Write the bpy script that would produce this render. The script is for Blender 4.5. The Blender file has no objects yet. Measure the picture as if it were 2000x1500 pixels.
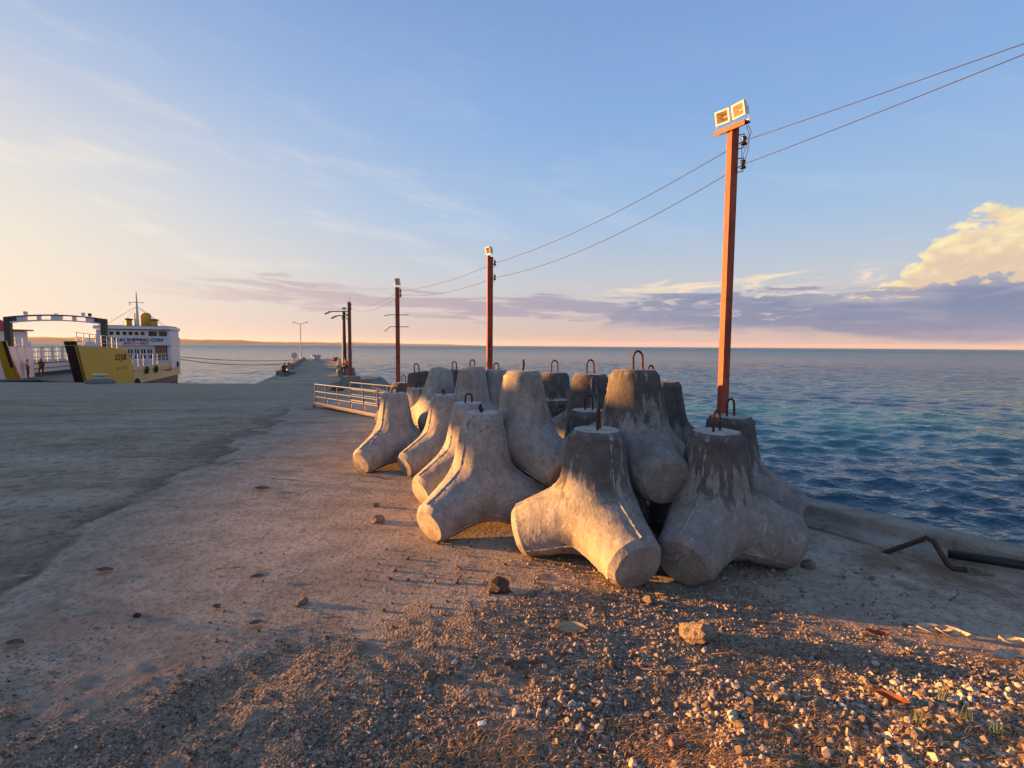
import bpy, math, random
import numpy as np
from mathutils import Vector, Matrix, Euler
R = math.radians
scene = bpy.context.scene
COL = scene.collection

# ------------------------------------------------------------------ camera
CAMH = 1.75
PITCH, ROLL = 4.26, 0.42
cam_d = bpy.data.cameras.new('camera'); cam = bpy.data.objects.new('camera', cam_d); COL.objects.link(cam)
cam_d.sensor_width = 36; cam_d.lens = 18.0; cam_d.clip_start = 0.05; cam_d.clip_end = 200000
cam.matrix_world = Matrix.Translation((0, 0, CAMH)) @ Matrix.Rotation(R(90 - PITCH), 4, 'X') @ Matrix.Rotation(R(ROLL), 4, 'Z')
scene.camera = cam

# ------------------------------------------------------------------ node helper
class NT:
    def __init__(s, tree): s.t = tree
    def n(s, typ, ins=None, **props):
        nd = s.t.nodes.new(typ)
        for k, v in props.items(): setattr(nd, k, v)
        if ins:
            for k, v in ins.items():
                if v is None: continue
                sk = nd.inputs[k]
                if isinstance(v, bpy.types.NodeSocket): s.t.links.new(v, sk)
                else: sk.default_value = v
        return nd
    def m(s, op, a, b=None, c=None, clamp=False):
        nd = s.n('ShaderNodeMath', {0: a, 1: b, 2: c}, operation=op, use_clamp=clamp); return nd.outputs[0]
    def sstep(s, v, lo, hi, a=0.0, b=1.0):
        nd = s.n('ShaderNodeMapRange', {0: v, 1: lo, 2: hi, 3: a, 4: b}, interpolation_type='SMOOTHSTEP'); return nd.outputs[0]
    def lin(s, v, lo, hi, a=0.0, b=1.0):
        nd = s.n('ShaderNodeMapRange', {0: v, 1: lo, 2: hi, 3: a, 4: b}); return nd.outputs[0]
    def noise(s, vec, scale, detail=4, rough=0.55, dist=0.0):
        nd = s.n('ShaderNodeTexNoise', {'Vector': vec, 'Scale': scale, 'Detail': detail, 'Roughness': rough, 'Distortion': dist}); return nd.outputs[0]
    def noise2(s, vec, scale, detail=4, rough=0.55, dist=0.0):
        nd = s.n('ShaderNodeTexNoise', noise_dimensions='2D')
        s.t.links.new(vec, nd.inputs['Vector']); nd.inputs['Scale'].default_value = scale; nd.inputs['Detail'].default_value = detail; nd.inputs['Roughness'].default_value = rough; nd.inputs['Distortion'].default_value = dist
        return nd.outputs[0]
    def mix(s, f, a, b, blend='MIX'):
        nd = s.n('ShaderNodeMix', data_type='RGBA', blend_type=blend)
        for i, v in ((0, f), (6, a), (7, b)):
            if isinstance(v, bpy.types.NodeSocket): s.t.links.new(v, nd.inputs[i])
            else: nd.inputs[i].default_value = (tuple(v) + (1,) if (not isinstance(v, (int, float)) and len(v) == 3) else v)
        return nd.outputs[2]
    def comb(s, x, y, z):
        return s.n('ShaderNodeCombineXYZ', {0: x, 1: y, 2: z}).outputs[0]
    def sep(s, v):
        return s.n('ShaderNodeSeparateXYZ', {0: v}).outputs
    def vmul(s, v, xyz):
        return s.n('ShaderNodeVectorMath', {0: v, 1: xyz}, operation='MULTIPLY').outputs[0]
    def curve(s, v, pts):
        nd = s.n('ShaderNodeFloatCurve', {1: v}); c = nd.mapping.curves[0]
        while len(c.points) < len(pts): c.points.new(0.5, 0.5)
        for p, q in zip(c.points, pts): p.location = q; p.handle_type = 'AUTO_CLAMPED'
        nd.mapping.update(); return nd.outputs[0]
    def ramp(s, v, stops, interp='EASE'):
        nd = s.n('ShaderNodeValToRGB', {0: v}); cr = nd.color_ramp; cr.interpolation = interp
        while len(cr.elements) < len(stops): cr.elements.new(0.5)
        for e, (p, c) in zip(cr.elements, stops): e.position = p; e.color = tuple(c) + (1,)
        return nd.outputs[0]

# ------------------------------------------------------------------ sun, sky, exposure
SUN_AZ, SUN_EL = -78.0, 4.6          # degrees; azimuth from +Y towards +X
sd = Vector((math.sin(R(SUN_AZ)) * math.cos(R(SUN_EL)), math.cos(R(SUN_AZ)) * math.cos(R(SUN_EL)), math.sin(R(SUN_EL))))
sun_d = bpy.data.lights.new('sun', 'SUN'); sun_d.energy = 5.0; sun_d.angle = R(0.6); sun_d.color = (1.0, 0.435, 0.105)
sun = bpy.data.objects.new('sun', sun_d); COL.objects.link(sun)
sun.rotation_euler = sd.to_track_quat('Z', 'Y').to_euler(); sun.location = (-30, 10, 20)

world = bpy.data.worlds.new('World'); scene.world = world; world.use_nodes = True
wt = world.node_tree; wt.nodes.clear(); W = NT(wt)
def build_world():
    world.cycles.sampling_method = 'MANUAL'; world.cycles.sample_map_resolution = 256
    dirv = W.n('ShaderNodeTexCoord').outputs['Generated']
    dirv = W.n('ShaderNodeVectorMath', {0: dirv}, operation='NORMALIZE').outputs[0]
    dx, dy, dz = W.sep(dirv)
    el = W.m('MULTIPLY', W.m('ARCSINE', dz), 57.29578)
    az = W.m('MULTIPLY', W.m('ARCTAN2', dx, dy), 57.29578)
    sky = W.n('ShaderNodeTexSky', sky_type='NISHITA', sun_disc=False, sun_elevation=R(SUN_EL), sun_rotation=R(SUN_AZ), air_density=1.0, dust_density=1.2, ozone_density=2.0, altitude=0).outputs[0]
    # thin high veil of air that the low sun tints: warm towards the sun, rose along the horizon
    sdn = W.n('ShaderNodeCombineXYZ', {0: sd.x, 1: sd.y, 2: sd.z}).outputs[0]
    cs = W.n('ShaderNodeVectorMath', {0: dirv, 1: sdn}, operation='DOT_PRODUCT').outputs['Value']
    elp = W.m('MAXIMUM', el, 0.0)
    veil = W.ramp(W.m('DIVIDE', elp, 60.0), [(0.0, (4.5, 3.65, 3.7)), (0.03, (5.1, 4.25, 4.1)), (0.075, (5.1, 4.8, 4.9)), (0.13, (4.35, 4.95, 5.7)), (0.22, (3.1, 4.55, 6.5)), (0.38, (2.05, 3.65, 6.4)), (0.60, (1.55, 2.75, 5.3)), (1.0, (1.15, 1.85, 3.5))], 'LINEAR')
    base = W.mix(0.93, sky, veil)
    # glow round the sun
    g1 = W.m('POWER', W.m('MAXIMUM', cs, 0.0), 4.5)
    gel = W.m('POWER', 2.718, W.m('MULTIPLY', W.m('POWER', W.m('DIVIDE', W.m('SUBTRACT', elp, 7.0), 13.0), 2.0), -1.0))
    base = W.mix(W.m('MULTIPLY', W.m('MULTIPLY', g1, gel), 1.25, clamp=True), base, (8.5, 6.95, 4.1))
    g2 = W.m('POWER', W.m('MAXIMUM', cs, 0.0), 1.7)
    base = W.mix(W.m('MULTIPLY', W.m('MULTIPLY', g2, W.sstep(el, 42.0, 6.0)), 0.60), base, (7.6, 7.0, 6.5))
    # ---- cirrus
    sv = W.comb(W.m('MULTIPLY', az, 0.035), W.m('MULTIPLY', W.m('ADD', el, W.m('MULTIPLY', az, 0.16)), 0.22), 0.0)
    cn = W.noise2(sv, 1.7, 5, 0.6, 0.25)
    cm = W.m('MULTIPLY', W.sstep(cn, 0.48, 0.74), W.m('MULTIPLY', W.sstep(el, 4.0, 9.0), W.sstep(el, 34.0, 12.0)))
    cm = W.m('MULTIPLY', cm, W.sstep(cs, -0.1, 0.75, 0.25, 0.85))
    ccol = W.mix(W.sstep(cs, 0.1, 0.8), (5.6, 6.0, 6.8), (8.2, 7.2, 5.7))
    base = W.mix(W.m('MULTIPLY', cm, 0.42), base, ccol)
    an = W.m('DIVIDE', W.m('ADD', az, 60.0), 120.0, clamp=True)     # azimuth -60..60 -> 0..1
    # ---- lit cream streaks above the bank
    v2 = W.comb(W.m('MULTIPLY', az, 0.07), W.m('MULTIPLY', W.m('SUBTRACT', el, W.m('MULTIPLY', az, 0.05)), 0.42), 3.0)
    n2 = W.noise2(v2, 2.0, 5, 0.62, 0.5)
    c2 = W.curve(an, [(0.0, 0.52), (0.5, 0.52), (0.72, 0.62), (0.85, 0.66), (1.0, 0.75)])     # centre elevation / 10
    b2 = W.m('SUBTRACT', 1.0, W.m('POWER', W.m('DIVIDE', W.m('SUBTRACT', el, W.m('MULTIPLY', c2, 10.0)), 1.9), 2.0))
    m2 = W.sstep(W.m('ADD', W.m('MULTIPLY', b2, 0.22), W.m('MULTIPLY', W.m('SUBTRACT', n2, 0.5), 1.6)), 0.12, 0.5)
    m2 = W.m('MULTIPLY', m2, W.sstep(az, 4.0, 16.0))
    base = W.mix(W.m('MULTIPLY', m2, 0.9), base, (7.7, 6.3, 4.5))
    # ---- towering cumulus with an anvil, right
    def puff(vec, scale, det):
        nd = W.n('ShaderNodeTexVoronoi', voronoi_dimensions='2D', feature='F1'); W.t.links.new(vec, nd.inputs['Vector'])
        nd.inputs['Scale'].default_value = scale; nd.inputs['Detail'].default_value = det; nd.inputs['Roughness'].default_value = 0.5; return nd.outputs[0]
    pv = W.comb(W.m('MULTIPLY', az, 0.13), W.m('MULTIPLY', el, 0.24), 0.0)
    n3 = W.noise2(pv, 2.4, 6, 0.6, 0.4)
    pvd = W.comb(W.m('ADD', W.m('MULTIPLY', az, 0.17), W.m('MULTIPLY', n3, 0.35)), W.m('ADD', W.m('MULTIPLY', el, 0.30), W.m('MULTIPLY', n3, 0.35)), 0.0)
    p3 = puff(pvd, 2.6, 2.0)
    top = W.curve(an, [(0.0, 0.0), (0.70, 0.0), (0.755, 0.36), (0.80, 0.60), (0.816, 0.72), (0.826, 0.90), (0.845, 1.0), (0.875, 1.06), (0.93, 1.08), (1.0, 0.6)])
    f3 = W.m('ADD', W.m('SUBTRACT', W.m('MULTIPLY', top, 10.9), el), W.m('ADD', W.m('MULTIPLY', W.m('SUBTRACT', n3, 0.5), 3.0), W.m('MULTIPLY', W.m('SUBTRACT', 0.62, p3), 1.5)))
    m3 = W.sstep(f3, -0.05, 0.7)
    lit3 = W.m('ADD', W.m('MULTIPLY', f3, 0.16), W.m('ADD', W.m('MULTIPLY', p3, 1.1), W.m('MULTIPLY', W.m('SUBTRACT', n3, 0.5), 1.4)))
    col3 = W.mix(W.sstep(lit3, 0.45, 1.7), (8.3, 7.0, 3.8), (6.2, 4.7, 3.4))
    base = W.mix(W.m('MULTIPLY', m3, W.m('MULTIPLY', W.sstep(el, 2.5, 5.5), 0.93)), base, col3)
    # ---- long mauve streaks, left and middle
    v6 = W.comb(W.m('MULTIPLY', az, 0.055), W.m('MULTIPLY', W.m('ADD', el, W.m('MULTIPLY', az, 0.035)), 0.62), 0.0)
    n6 = W.noise2(v6, 2.0, 5, 0.58, 0.25)
    c6 = W.curve(an, [(0.0, 0.56), (0.22, 0.55), (0.30, 0.52), (0.42, 0.46), (0.5, 0.42), (0.6, 0.40), (0.7, 0.42), (1.0, 0.44)])
    b6 = W.m('SUBTRACT', 1.0, W.m('POWER', W.m('DIVIDE', W.m('SUBTRACT', el, W.m('MULTIPLY', c6, 10.0)), 1.55), 2.0))
    m6 = W.sstep(W.m('ADD', W.m('MULTIPLY', b6, 0.34), W.m('MULTIPLY', W.m('SUBTRACT', n6, 0.5), 1.9)), 0.06, 0.36)
    m6 = W.m('MULTIPLY', m6, W.m('MULTIPLY', W.sstep(az, -40.0, -22.0), W.sstep(az, -40.0, 5.0, 0.62, 0.9)))
    base = W.mix(m6, base, W.mix(W.sstep(az, -30.0, 22.0), (4.3, 3.5, 3.8), (2.4, 2.6, 3.7)))
    # ---- violet cloud bank over the horizon, right
    v4 = W.comb(W.m('MULTIPLY', az, 0.085), W.m('MULTIPLY', W.m('SUBTRACT', el, W.m('MULTIPLY', az, 0.01)), 0.45), 0.0)
    n4 = W.noise2(v4, 2.1, 6, 0.58, 0.3)
    pv4 = W.comb(W.m('MULTIPLY', az, 0.34), W.m('MULTIPLY', el, 0.46), 0.0)
    n4b = puff(pv4, 1.7, 2.0)
    ct = W.curve(an, [(0.0, 0.0), (0.53, 0.0), (0.60, 0.46), (0.66, 0.60), (0.72, 0.59), (0.78, 0.52), (0.82, 0.54), (0.855, 0.60), (0.89, 0.56), (0.94, 0.52), (1.0, 0.45)])   # top elevation / 10
    cb = W.curve(an, [(0.0, 0.22), (0.5, 0.22), (0.66, 0.17), (0.74, 0.13), (0.80, 0.06), (0.87, 0.03), (0.94, 0.05), (1.0, 0.08)])
    pad = W.m('ADD', W.m('MULTIPLY', W.m('SUBTRACT', n4, 0.5), 3.2), W.m('MULTIPLY', W.m('MULTIPLY', W.m('SUBTRACT', 0.45, n4b), 1.15), W.sstep(az, 20.0, 33.0, 0.25, 1.0)))
    ft = W.m('ADD', W.m('SUBTRACT', W.m('MULTIPLY', ct, 10.0), el), pad)
    fb = W.m('ADD', W.m('SUBTRACT', el, W.m('MULTIPLY', cb, 10.0)), W.m('MULTIPLY', W.m('SUBTRACT', n4, 0.5), 1.8))
    m4 = W.m('MULTIPLY', W.m('DIVIDE', ft, W.sstep(az, 10.0, 34.0, 0.6, 0.22), clamp=True), W.sstep(fb, -0.2, 0.9))
    v5 = W.comb(W.m('MULTIPLY', az, 0.13), W.m('MULTIPLY', el, 0.85), 0.0)
    n5 = W.noise2(v5, 1.5, 5, 0.6, 0.4)
    hol = W.sstep(W.m('ADD', n5, W.m('ADD', W.sstep(az, 26.0, 40.0, 0.0, 0.25), W.sstep(el, 3.6, 2.2, 0.0, 0.22))), 0.40, 0.52)
    m4 = W.m('MULTIPLY', W.m('MULTIPLY', m4, hol), 0.94)
    bcol = W.mix(W.sstep(az, 5.0, 30.0), (2.1, 2.45, 3.6), (1.55, 2.05, 3.3))
    bcol = W.mix(W.m('MULTIPLY', W.m('MULTIPLY', W.sstep(W.m('ADD', ft, W.m('MULTIPLY', n4b, 1.2)), 2.3, 0.3), W.sstep(az, 18.0, 32.0, 0.25, 1.0)), 0.62), bcol, (5.0, 4.7, 4.9))
    bcol = W.mix(W.m('MULTIPLY', W.sstep(n5, 0.48, 0.70), 0.38), bcol, (2.9, 3.1, 4.2))
    base = W.mix(m4, base, bcol)
    base = W.mix(1.0, base, (0.56, 0.56, 0.56), 'MULTIPLY')
    bg = W.n('ShaderNodeBackground', {0: base, 1: 0.05})
    out = W.n('ShaderNodeOutputWorld', {0: bg.outputs[0]})
build_world()
vs = scene.view_settings
vs.view_transform = 'Standard'; vs.look = 'None'; vs.exposure = 2.15; vs.gamma = 1.0; vs.use_curve_mapping = False
scene.display_settings.display_device = 'sRGB'
scene.render.engine = 'CYCLES'
scene.cycles.use_denoising = True
scene.cycles.max_bounces = 6; scene.cycles.diffuse_bounces = 3; scene.cycles.glossy_bounces = 3; scene.cycles.transparent_max_bounces = 6
scene.cycles.sample_clamp_indirect = 6.0

# ------------------------------------------------------------------ geometry helpers
F = 1000.0
CM = cam.matrix_world.to_3x3()
def ray(px, py):
    return CM @ Vector(((px - 1000) / F, -(py - 750) / F, -1.0))
def P(px, py, d):
    v = ray(px, py); k = d / v.y; return Vector((v.x * k, d, CAMH + v.z * k))
GY = [-12, 5, 15, 29, 50, 108, 140]; GZ = [0, 0, -0.27, -0.65, -1.1, -1.5, -1.5]
def gz(y): return float(np.interp(y, GY, GZ))
def G(px, py):
    v = ray(px, py); lo, hi = 0.5, 200.0
    f = lambda d: CAMH + v.z * d / v.y - gz(d)
    for _ in range(60):
        mid = (lo + hi) / 2
        if f(mid) > 0: lo = mid
        else: hi = mid
    return P(px, py, lo)
def hsh(ix, iy, seed):
    h = (ix.astype(np.int64) * 374761393 + iy.astype(np.int64) * 668265263 + seed * 974634777) & 0xFFFFFFFF
    h = ((h ^ (h >> 13)) * 1274126177) & 0xFFFFFFFF
    h = h ^ (h >> 16)
    return (h & 0xFFFF) / 65535.0
def vnoise(x, y, seed=0):
    x = np.asarray(x, float); y = np.asarray(y, float)
    ix = np.floor(x); iy = np.floor(y); fx = x - ix; fy = y - iy
    fx = fx * fx * (3 - 2 * fx); fy = fy * fy * (3 - 2 * fy)
    a = hsh(ix, iy, seed); b = hsh(ix + 1, iy, seed); c = hsh(ix, iy + 1, seed); d = hsh(ix + 1, iy + 1, seed)
    return (a * (1 - fx) + b * fx) * (1 - fy) + (c * (1 - fx) + d * fx) * fy
def fbm(x, y, seed=0, oct=4):
    s = 0; a = 0.5; k = 1.0
    for o in range(oct): s = s + a * vnoise(x * k, y * k, seed + o * 7); a *= 0.5; k *= 2.03
    return s / (1 - 0.5 ** oct)
def sst(v, lo, hi):
    t = np.clip((v - lo) / (hi - lo), 0, 1); return t * t * (3 - 2 * t)

class MB:
    """collects shapes into one mesh"""
    def __init__(s): s.v = []; s.f = []; s.mi = []
    def add(s, vs_, fs, mi=0):
        o = len(s.v); s.v.extend([tuple(p) for p in vs_]); s.f.extend([tuple(i + o for i in f) for f in fs]); s.mi.extend([mi] * len(fs)); return s
    def hexa(s, c, mi=0):        # 8 corners: bottom 4 ccw, top 4 ccw
        return s.add(c, [(3, 2, 1, 0), (4, 5, 6, 7), (0, 1, 5, 4), (1, 2, 6, 5), (2, 3, 7, 6), (3, 0, 4, 7)], mi)
    def box(s, x0, x1, y0, y1, z0, z1, mi=0):
        return s.hexa([(x0, y0, z0), (x1, y0, z0), (x1, y1, z0), (x0, y1, z0), (x0, y0, z1), (x1, y0, z1), (x1, y1, z1), (x0, y1, z1)], mi)
    def bbox(s, x0, x1, y0, y1, z0, z1, b=0.01, mi=0):   # box with chamfered upright and top edges
        pts = [(x0 + b, y0), (x1 - b, y0), (x1, y0 + b), (x1, y1 - b), (x1 - b, y1), (x0 + b, y1), (x0, y1 - b), (x0, y0 + b)]
        cx, cy = (x0 + x1) / 2, (y0 + y1) / 2
        sx = (x1 - x0 - 2 * b) / (x1 - x0); sy = (y1 - y0 - 2 * b) / (y1 - y0)
        ins = [(cx + (x - cx) * sx, cy + (y - cy) * sy) for x, y in pts]
        rings = [[(x, y, z0) for x, y in pts], [(x, y, z1 - b) for x, y in pts], [(x, y, z1) for x, y in ins]]
        return s.loft(rings, True, mi)
    def loft(s, rings, caps=True, mi=0, closed=True):
        n = len(rings[0]); vs_ = [p for r in rings for p in r]; fs = []
        for k in range(len(rings) - 1):
            for i in range(n if closed else n - 1):
                j = (i + 1) % n; fs.append((k * n + i, k * n + j, (k + 1) * n + j, (k + 1) * n + i))
        if caps: fs.append(tuple(range(n - 1, -1, -1))); fs.append(tuple((len(rings) - 1) * n + i for i in range(n)))
        return s.add(vs_, fs, mi)
    def tube(s, pts, r, n=8, mi=0, caps=True):
        pts = [Vector(p) for p in pts]; rr = r if isinstance(r, (list, tuple)) else [r] * len(pts)
        rings = []; up = None
        for i, p in enumerate(pts):
            t = (pts[min(i + 1, len(pts) - 1)] - pts[max(i - 1, 0)]).normalized()
            if up is None: up = Vector((0, 0, 1)) if abs(t.z) < 0.9 else Vector((1, 0, 0))
            a = t.cross(up).normalized(); b = a.cross(t).normalized(); up = b
            rings.append([p + (a * math.cos(2 * math.pi * k / n) + b * math.sin(2 * math.pi * k / n)) * rr[i] for k in range(n)])
        return s.loft(rings, caps, mi)
    def lathe(s, prof, n=16, mi=0, c=(0, 0, 0)):
        rings = [[(c[0] + r * math.cos(2 * math.pi * k / n), c[1] + r * math.sin(2 * math.pi * k / n), c[2] + z) for k in range(n)] for r, z in prof]
        return s.loft(rings, True, mi)
    def xf(s, M):
        s.v = [tuple(M @ Vector(p)) for p in s.v]; return s
    def mesh(s, name, mats, smooth=False):
        me = bpy.data.meshes.new(name); me.from_pydata(s.v, [], s.f)
        for m in (mats if isinstance(mats, (list, tuple)) else [mats]): me.materials.append(m)
        me.polygons.foreach_set('material_index', s.mi); me.polygons.foreach_set('use_smooth', [smooth] * len(s.f)); me.update(); return me
    def build(s, name, mats, parent=None, smooth=False):
        return link(name, s.mesh(name, mats, smooth), parent)
def link(name, data, parent=None):
    o = bpy.data.objects.new(name, data); COL.objects.link(o)
    if parent is not None: o.parent = parent
    return o
def tag(o, label=None, cat=None, group=None, kind=None):
    if label: o['label'] = label
    if cat: o['category'] = cat
    if group: o['group'] = group
    if kind: o['kind'] = kind
    return o
def empty(name, loc=(0, 0, 0), rz=0.0):
    o = bpy.data.objects.new(name, None); COL.objects.link(o); o.location = loc; o.rotation_euler = (0, 0, rz); return o
def copy_tree(o, parent=None):
    c = o.copy(); COL.objects.link(c); c.parent = parent
    for ch in list(o.children): copy_tree(ch, c)
    return c
def npmesh(name, V, Fq, mat, smooth=True, mi=None):
    me = bpy.data.meshes.new(name); nv = len(V); nf = len(Fq); k = Fq.shape[1]
    me.vertices.add(nv); me.vertices.foreach_set('co', np.asarray(V, np.float32).ravel())
    me.loops.add(nf * k); me.loops.foreach_set('vertex_index', np.asarray(Fq, np.int32).ravel())
    me.polygons.add(nf); me.polygons.foreach_set('loop_start', np.arange(0, nf * k, k, dtype=np.int32))
    try: me.polygons.foreach_set('loop_total', np.full(nf, k, dtype=np.int32))
    except Exception: pass
    for m in (mat if isinstance(mat, (list, tuple)) else [mat]): me.materials.append(m)
    if mi is not None: me.polygons.foreach_set('material_index', np.asarray(mi, np.int32))
    me.polygons.foreach_set('use_smooth', np.full(nf, smooth, dtype=bool)); me.update(calc_edges=True); me.validate(); return me

# ------------------------------------------------------------------ materials
def new_mat(name):
    m = bpy.data.materials.new(name); m.use_nodes = True; m.node_tree.nodes.clear(); return m, NT(m.node_tree)
def finish(m, T, color, rough=0.8, bump=None, bstr=0.3, bdist=0.01, metal=0.0, spec=None, **kw):
    ins = {'Base Color': color if isinstance(color, bpy.types.NodeSocket) else tuple(color) + (1,), 'Roughness': rough, 'Metallic': metal}
    if spec is not None: ins['Specular IOR Level'] = spec
    ins.update(kw)
    bs = T.n('ShaderNodeBsdfPrincipled', ins)
    if bump is not None:
        bp = T.n('ShaderNodeBump', {'Strength': bstr, 'Distance': bdist, 'Height': bump}); T.t.links.new(bp.outputs[0], bs.inputs['Normal'])
    T.n('ShaderNodeOutputMaterial', {0: bs.outputs[0]}); return m
def paint(name, col, rough=0.55, wear=0.25, dirt=(0.10, 0.06, 0.035), scale=3.0, metal=0.0, streak=True):
    m, T = new_mat(name); oc = T.n('ShaderNodeTexCoord').outputs['Object']
    a = T.noise(T.vmul(oc, (1, 1, 0.3 if streak else 1)), scale, 6, 0.65)
    b = T.noise(oc, scale * 9, 3)
    c = T.mix(T.m('MULTIPLY', T.sstep(a, 0.52, 0.78), wear), col, dirt)
    c = T.mix(T.m('MULTIPLY', b, 0.25), c, tuple(x * 0.7 for x in col))
    return finish(m, T, c, rough, b, 0.15, 0.005, metal)

def tetra_material():
    m, T = new_mat('tetrapod_concrete')
    tc = T.n('ShaderNodeTexCoord').outputs['Object']; oi = T.n('ShaderNodeObjectInfo')
    cr, cg, cbl = T.n('ShaderNodeSeparateColor', {0: oi.outputs['Color']}).outputs     # r = weathering, g = rough aggregate, b = tone
    off = T.n('ShaderNodeVectorMath', {0: tc, 1: T.comb(T.m('MULTIPLY', oi.outputs['Random'], 37.0), T.m('MULTIPLY', oi.outputs['Random'], 91.0), 0.0)}, operation='ADD').outputs[0]
    x, y, z = T.sep(tc)
    big = T.noise(off, 3.2, 5, 0.6); fine = T.noise(off, 38, 5, 0.6); mid = T.noise(off, 11, 5, 0.62)
    base = T.ramp(T.m('ADD', T.m('MULTIPLY', big, 0.6), T.m('MULTIPLY', mid, 0.4)), [(0.3, (0.18, 0.172, 0.162)), (0.5, (0.295, 0.282, 0.265)), (0.72, (0.40, 0.383, 0.36))], 'LINEAR')
    base = T.mix(T.m('MULTIPLY', T.sstep(fine, 0.48, 0.68), 0.55), base, (0.15, 0.143, 0.133))
    # mould lines of the board casing
    ban = T.noise(T.vmul(off, (5, 5, 0.6)), 3.0, 2, 0.5)
    base = T.mix(T.m('MULTIPLY', T.sstep(ban, 0.52, 0.66), 0.18), base, (0.46, 0.445, 0.42))
    base = T.mix(T.m('MULTIPLY', T.sstep(ban, 0.47, 0.36), 0.25), base, (0.14, 0.133, 0.125))
    # black weathering that runs down from the top in streaks
    stv = T.noise(T.vmul(off, (1, 1, 0.10)), 17, 4, 0.6); stb = T.noise(T.vmul(off, (1, 1, 0.35)), 5.0, 5, 0.6)
    run = T.m('ADD', T.m('ADD', T.lin(z, -0.05, 0.50, -0.62, 0.34), T.m('MULTIPLY', T.m('SUBTRACT', stv, 0.5), 3.6)), T.m('MULTIPLY', T.m('SUBTRACT', stb, 0.5), 3.0))
    stain = T.m('MULTIPLY', T.sstep(T.m('ADD', run, T.m('MULTIPLY', T.m('SUBTRACT', cr, 0.6), 0.9)), -0.10, 0.30), T.m('MULTIPLY', cr, T.sstep(T.m('SQRT', T.m('ADD', T.m('MULTIPLY', x, x), T.m('MULTIPLY', y, y))), 0.44, 0.27)))
    base = T.mix(T.m('MULTIPLY', stain, 0.9), base, T.mix(T.sstep(mid, 0.35, 0.65), (0.018, 0.017, 0.017), (0.07, 0.067, 0.064)))
    # white lime bloom at the edge of the weathering
    lime = T.m('MULTIPLY', T.m('MULTIPLY', T.sstep(T.noise(off, 7.5, 7, 0.7, 0.6), 0.55, 0.68), T.sstep(z, 0.45, -0.05)), T.m('MULTIPLY', cr, 0.55))
    base = T.mix(lime, base, (0.66, 0.65, 0.63))
    # general grime in blotches
    gr = T.sstep(T.noise(off, 4.3, 6, 0.68, 0.4), 0.5, 0.75)
    base = T.mix(T.m('MULTIPLY', gr, T.m('MULTIPLY', cr, 0.6)), base, (0.10, 0.097, 0.093))
    base = T.mix(T.m('MULTIPLY', cr, 0.30), base, (0.17, 0.172, 0.172))
    se = T.n('ShaderNodeAttribute', attribute_name='seam').outputs['Fac']
    base = T.mix(T.m('MULTIPLY', T.sstep(se, 0.5, 0.85), T.sstep(mid, 0.45, 0.60, 0.0, 0.6)), base, (0.50, 0.485, 0.46))
    base = T.mix(T.m('MULTIPLY', T.m('MULTIPLY', T.sstep(se, 0.05, 0.25), T.sstep(se, 0.5, 0.3)), T.sstep(mid, 0.42, 0.56, 0.15, 0.7)), base, (0.09, 0.085, 0.08))
    # ground dirt splashed on the feet
    base = T.mix(T.m('MULTIPLY', T.sstep(T.m('ADD', z, T.m('MULTIPLY', T.m('SUBTRACT', big, 0.5), 0.5)), -0.20, -0.42), 0.55), base, (0.15, 0.105, 0.075))
    rr = T.m('ADD', T.m('MULTIPLY', x, x), T.m('MULTIPLY', y, y))
    base = T.mix(T.m('MULTIPLY', T.m('MULTIPLY', T.sstep(z, 0.60, 0.66), T.sstep(T.m('ADD', rr, T.m('MULTIPLY', T.m('SUBTRACT', mid, 0.5), 0.02)), 0.014, 0.002)), 0.6), base, (0.20, 0.085, 0.04))
    # hairline cracks
    ck = T.n('ShaderNodeTexVoronoi', {'Vector': T.n('ShaderNodeVectorMath', {0: off, 1: T.n('ShaderNodeVectorMath', {0: T.n('ShaderNodeTexNoise', {'Vector': off, 'Scale': 6.0, 'Detail': 3.0}).outputs[1], 1: (0.22, 0.22, 0.22)}, operation='MULTIPLY').outputs[0]}, operation='ADD').outputs[0], 'Scale': 2.6}, feature='DISTANCE_TO_EDGE').outputs[0]
    crack = T.m('MULTIPLY', T.sstep(ck, 0.010, 0.003), T.sstep(T.noise(off, 2.0, 3), 0.50, 0.60))
    base = T.mix(T.m('MULTIPLY', crack, 0.75), base, (0.05, 0.047, 0.044))
    # exposed aggregate
    vo = T.n('ShaderNodeTexVoronoi', {'Vector': off, 'Scale': 46.0, 'Randomness': 1.0})
    agg = T.mix(T.sstep(vo.outputs[0], 0.12, 0.5), T.mix(T.m('MULTIPLY', vo.outputs['Color'], 1.0), (0.30, 0.28, 0.26), (0.72, 0.70, 0.66)), (0.07, 0.065, 0.06))
    base = T.mix(cg, base, agg)
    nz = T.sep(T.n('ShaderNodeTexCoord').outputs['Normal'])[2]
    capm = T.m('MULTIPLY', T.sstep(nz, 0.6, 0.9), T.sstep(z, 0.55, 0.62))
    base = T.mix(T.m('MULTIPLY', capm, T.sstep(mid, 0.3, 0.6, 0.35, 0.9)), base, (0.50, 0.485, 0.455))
    base = T.mix(1.0, base, T.n('ShaderNodeCombineColor', {0: T.m('MULTIPLY', cbl, 1.14), 1: T.m('MULTIPLY', cbl, 1.10), 2: T.m('MULTIPLY', cbl, 1.05)}).outputs[0], 'MULTIPLY')
    # air holes
    ho = T.n('ShaderNodeTexVoronoi', {'Vector': off, 'Scale': 24.0, 'Randomness': 1.0}).outputs[0]
    hole = T.m('MULTIPLY', T.sstep(ho, 0.11, 0.06), T.sstep(big, 0.45, 0.6))
    base = T.mix(T.m('MULTIPLY', hole, 0.7), base, (0.10, 0.095, 0.09))
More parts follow.
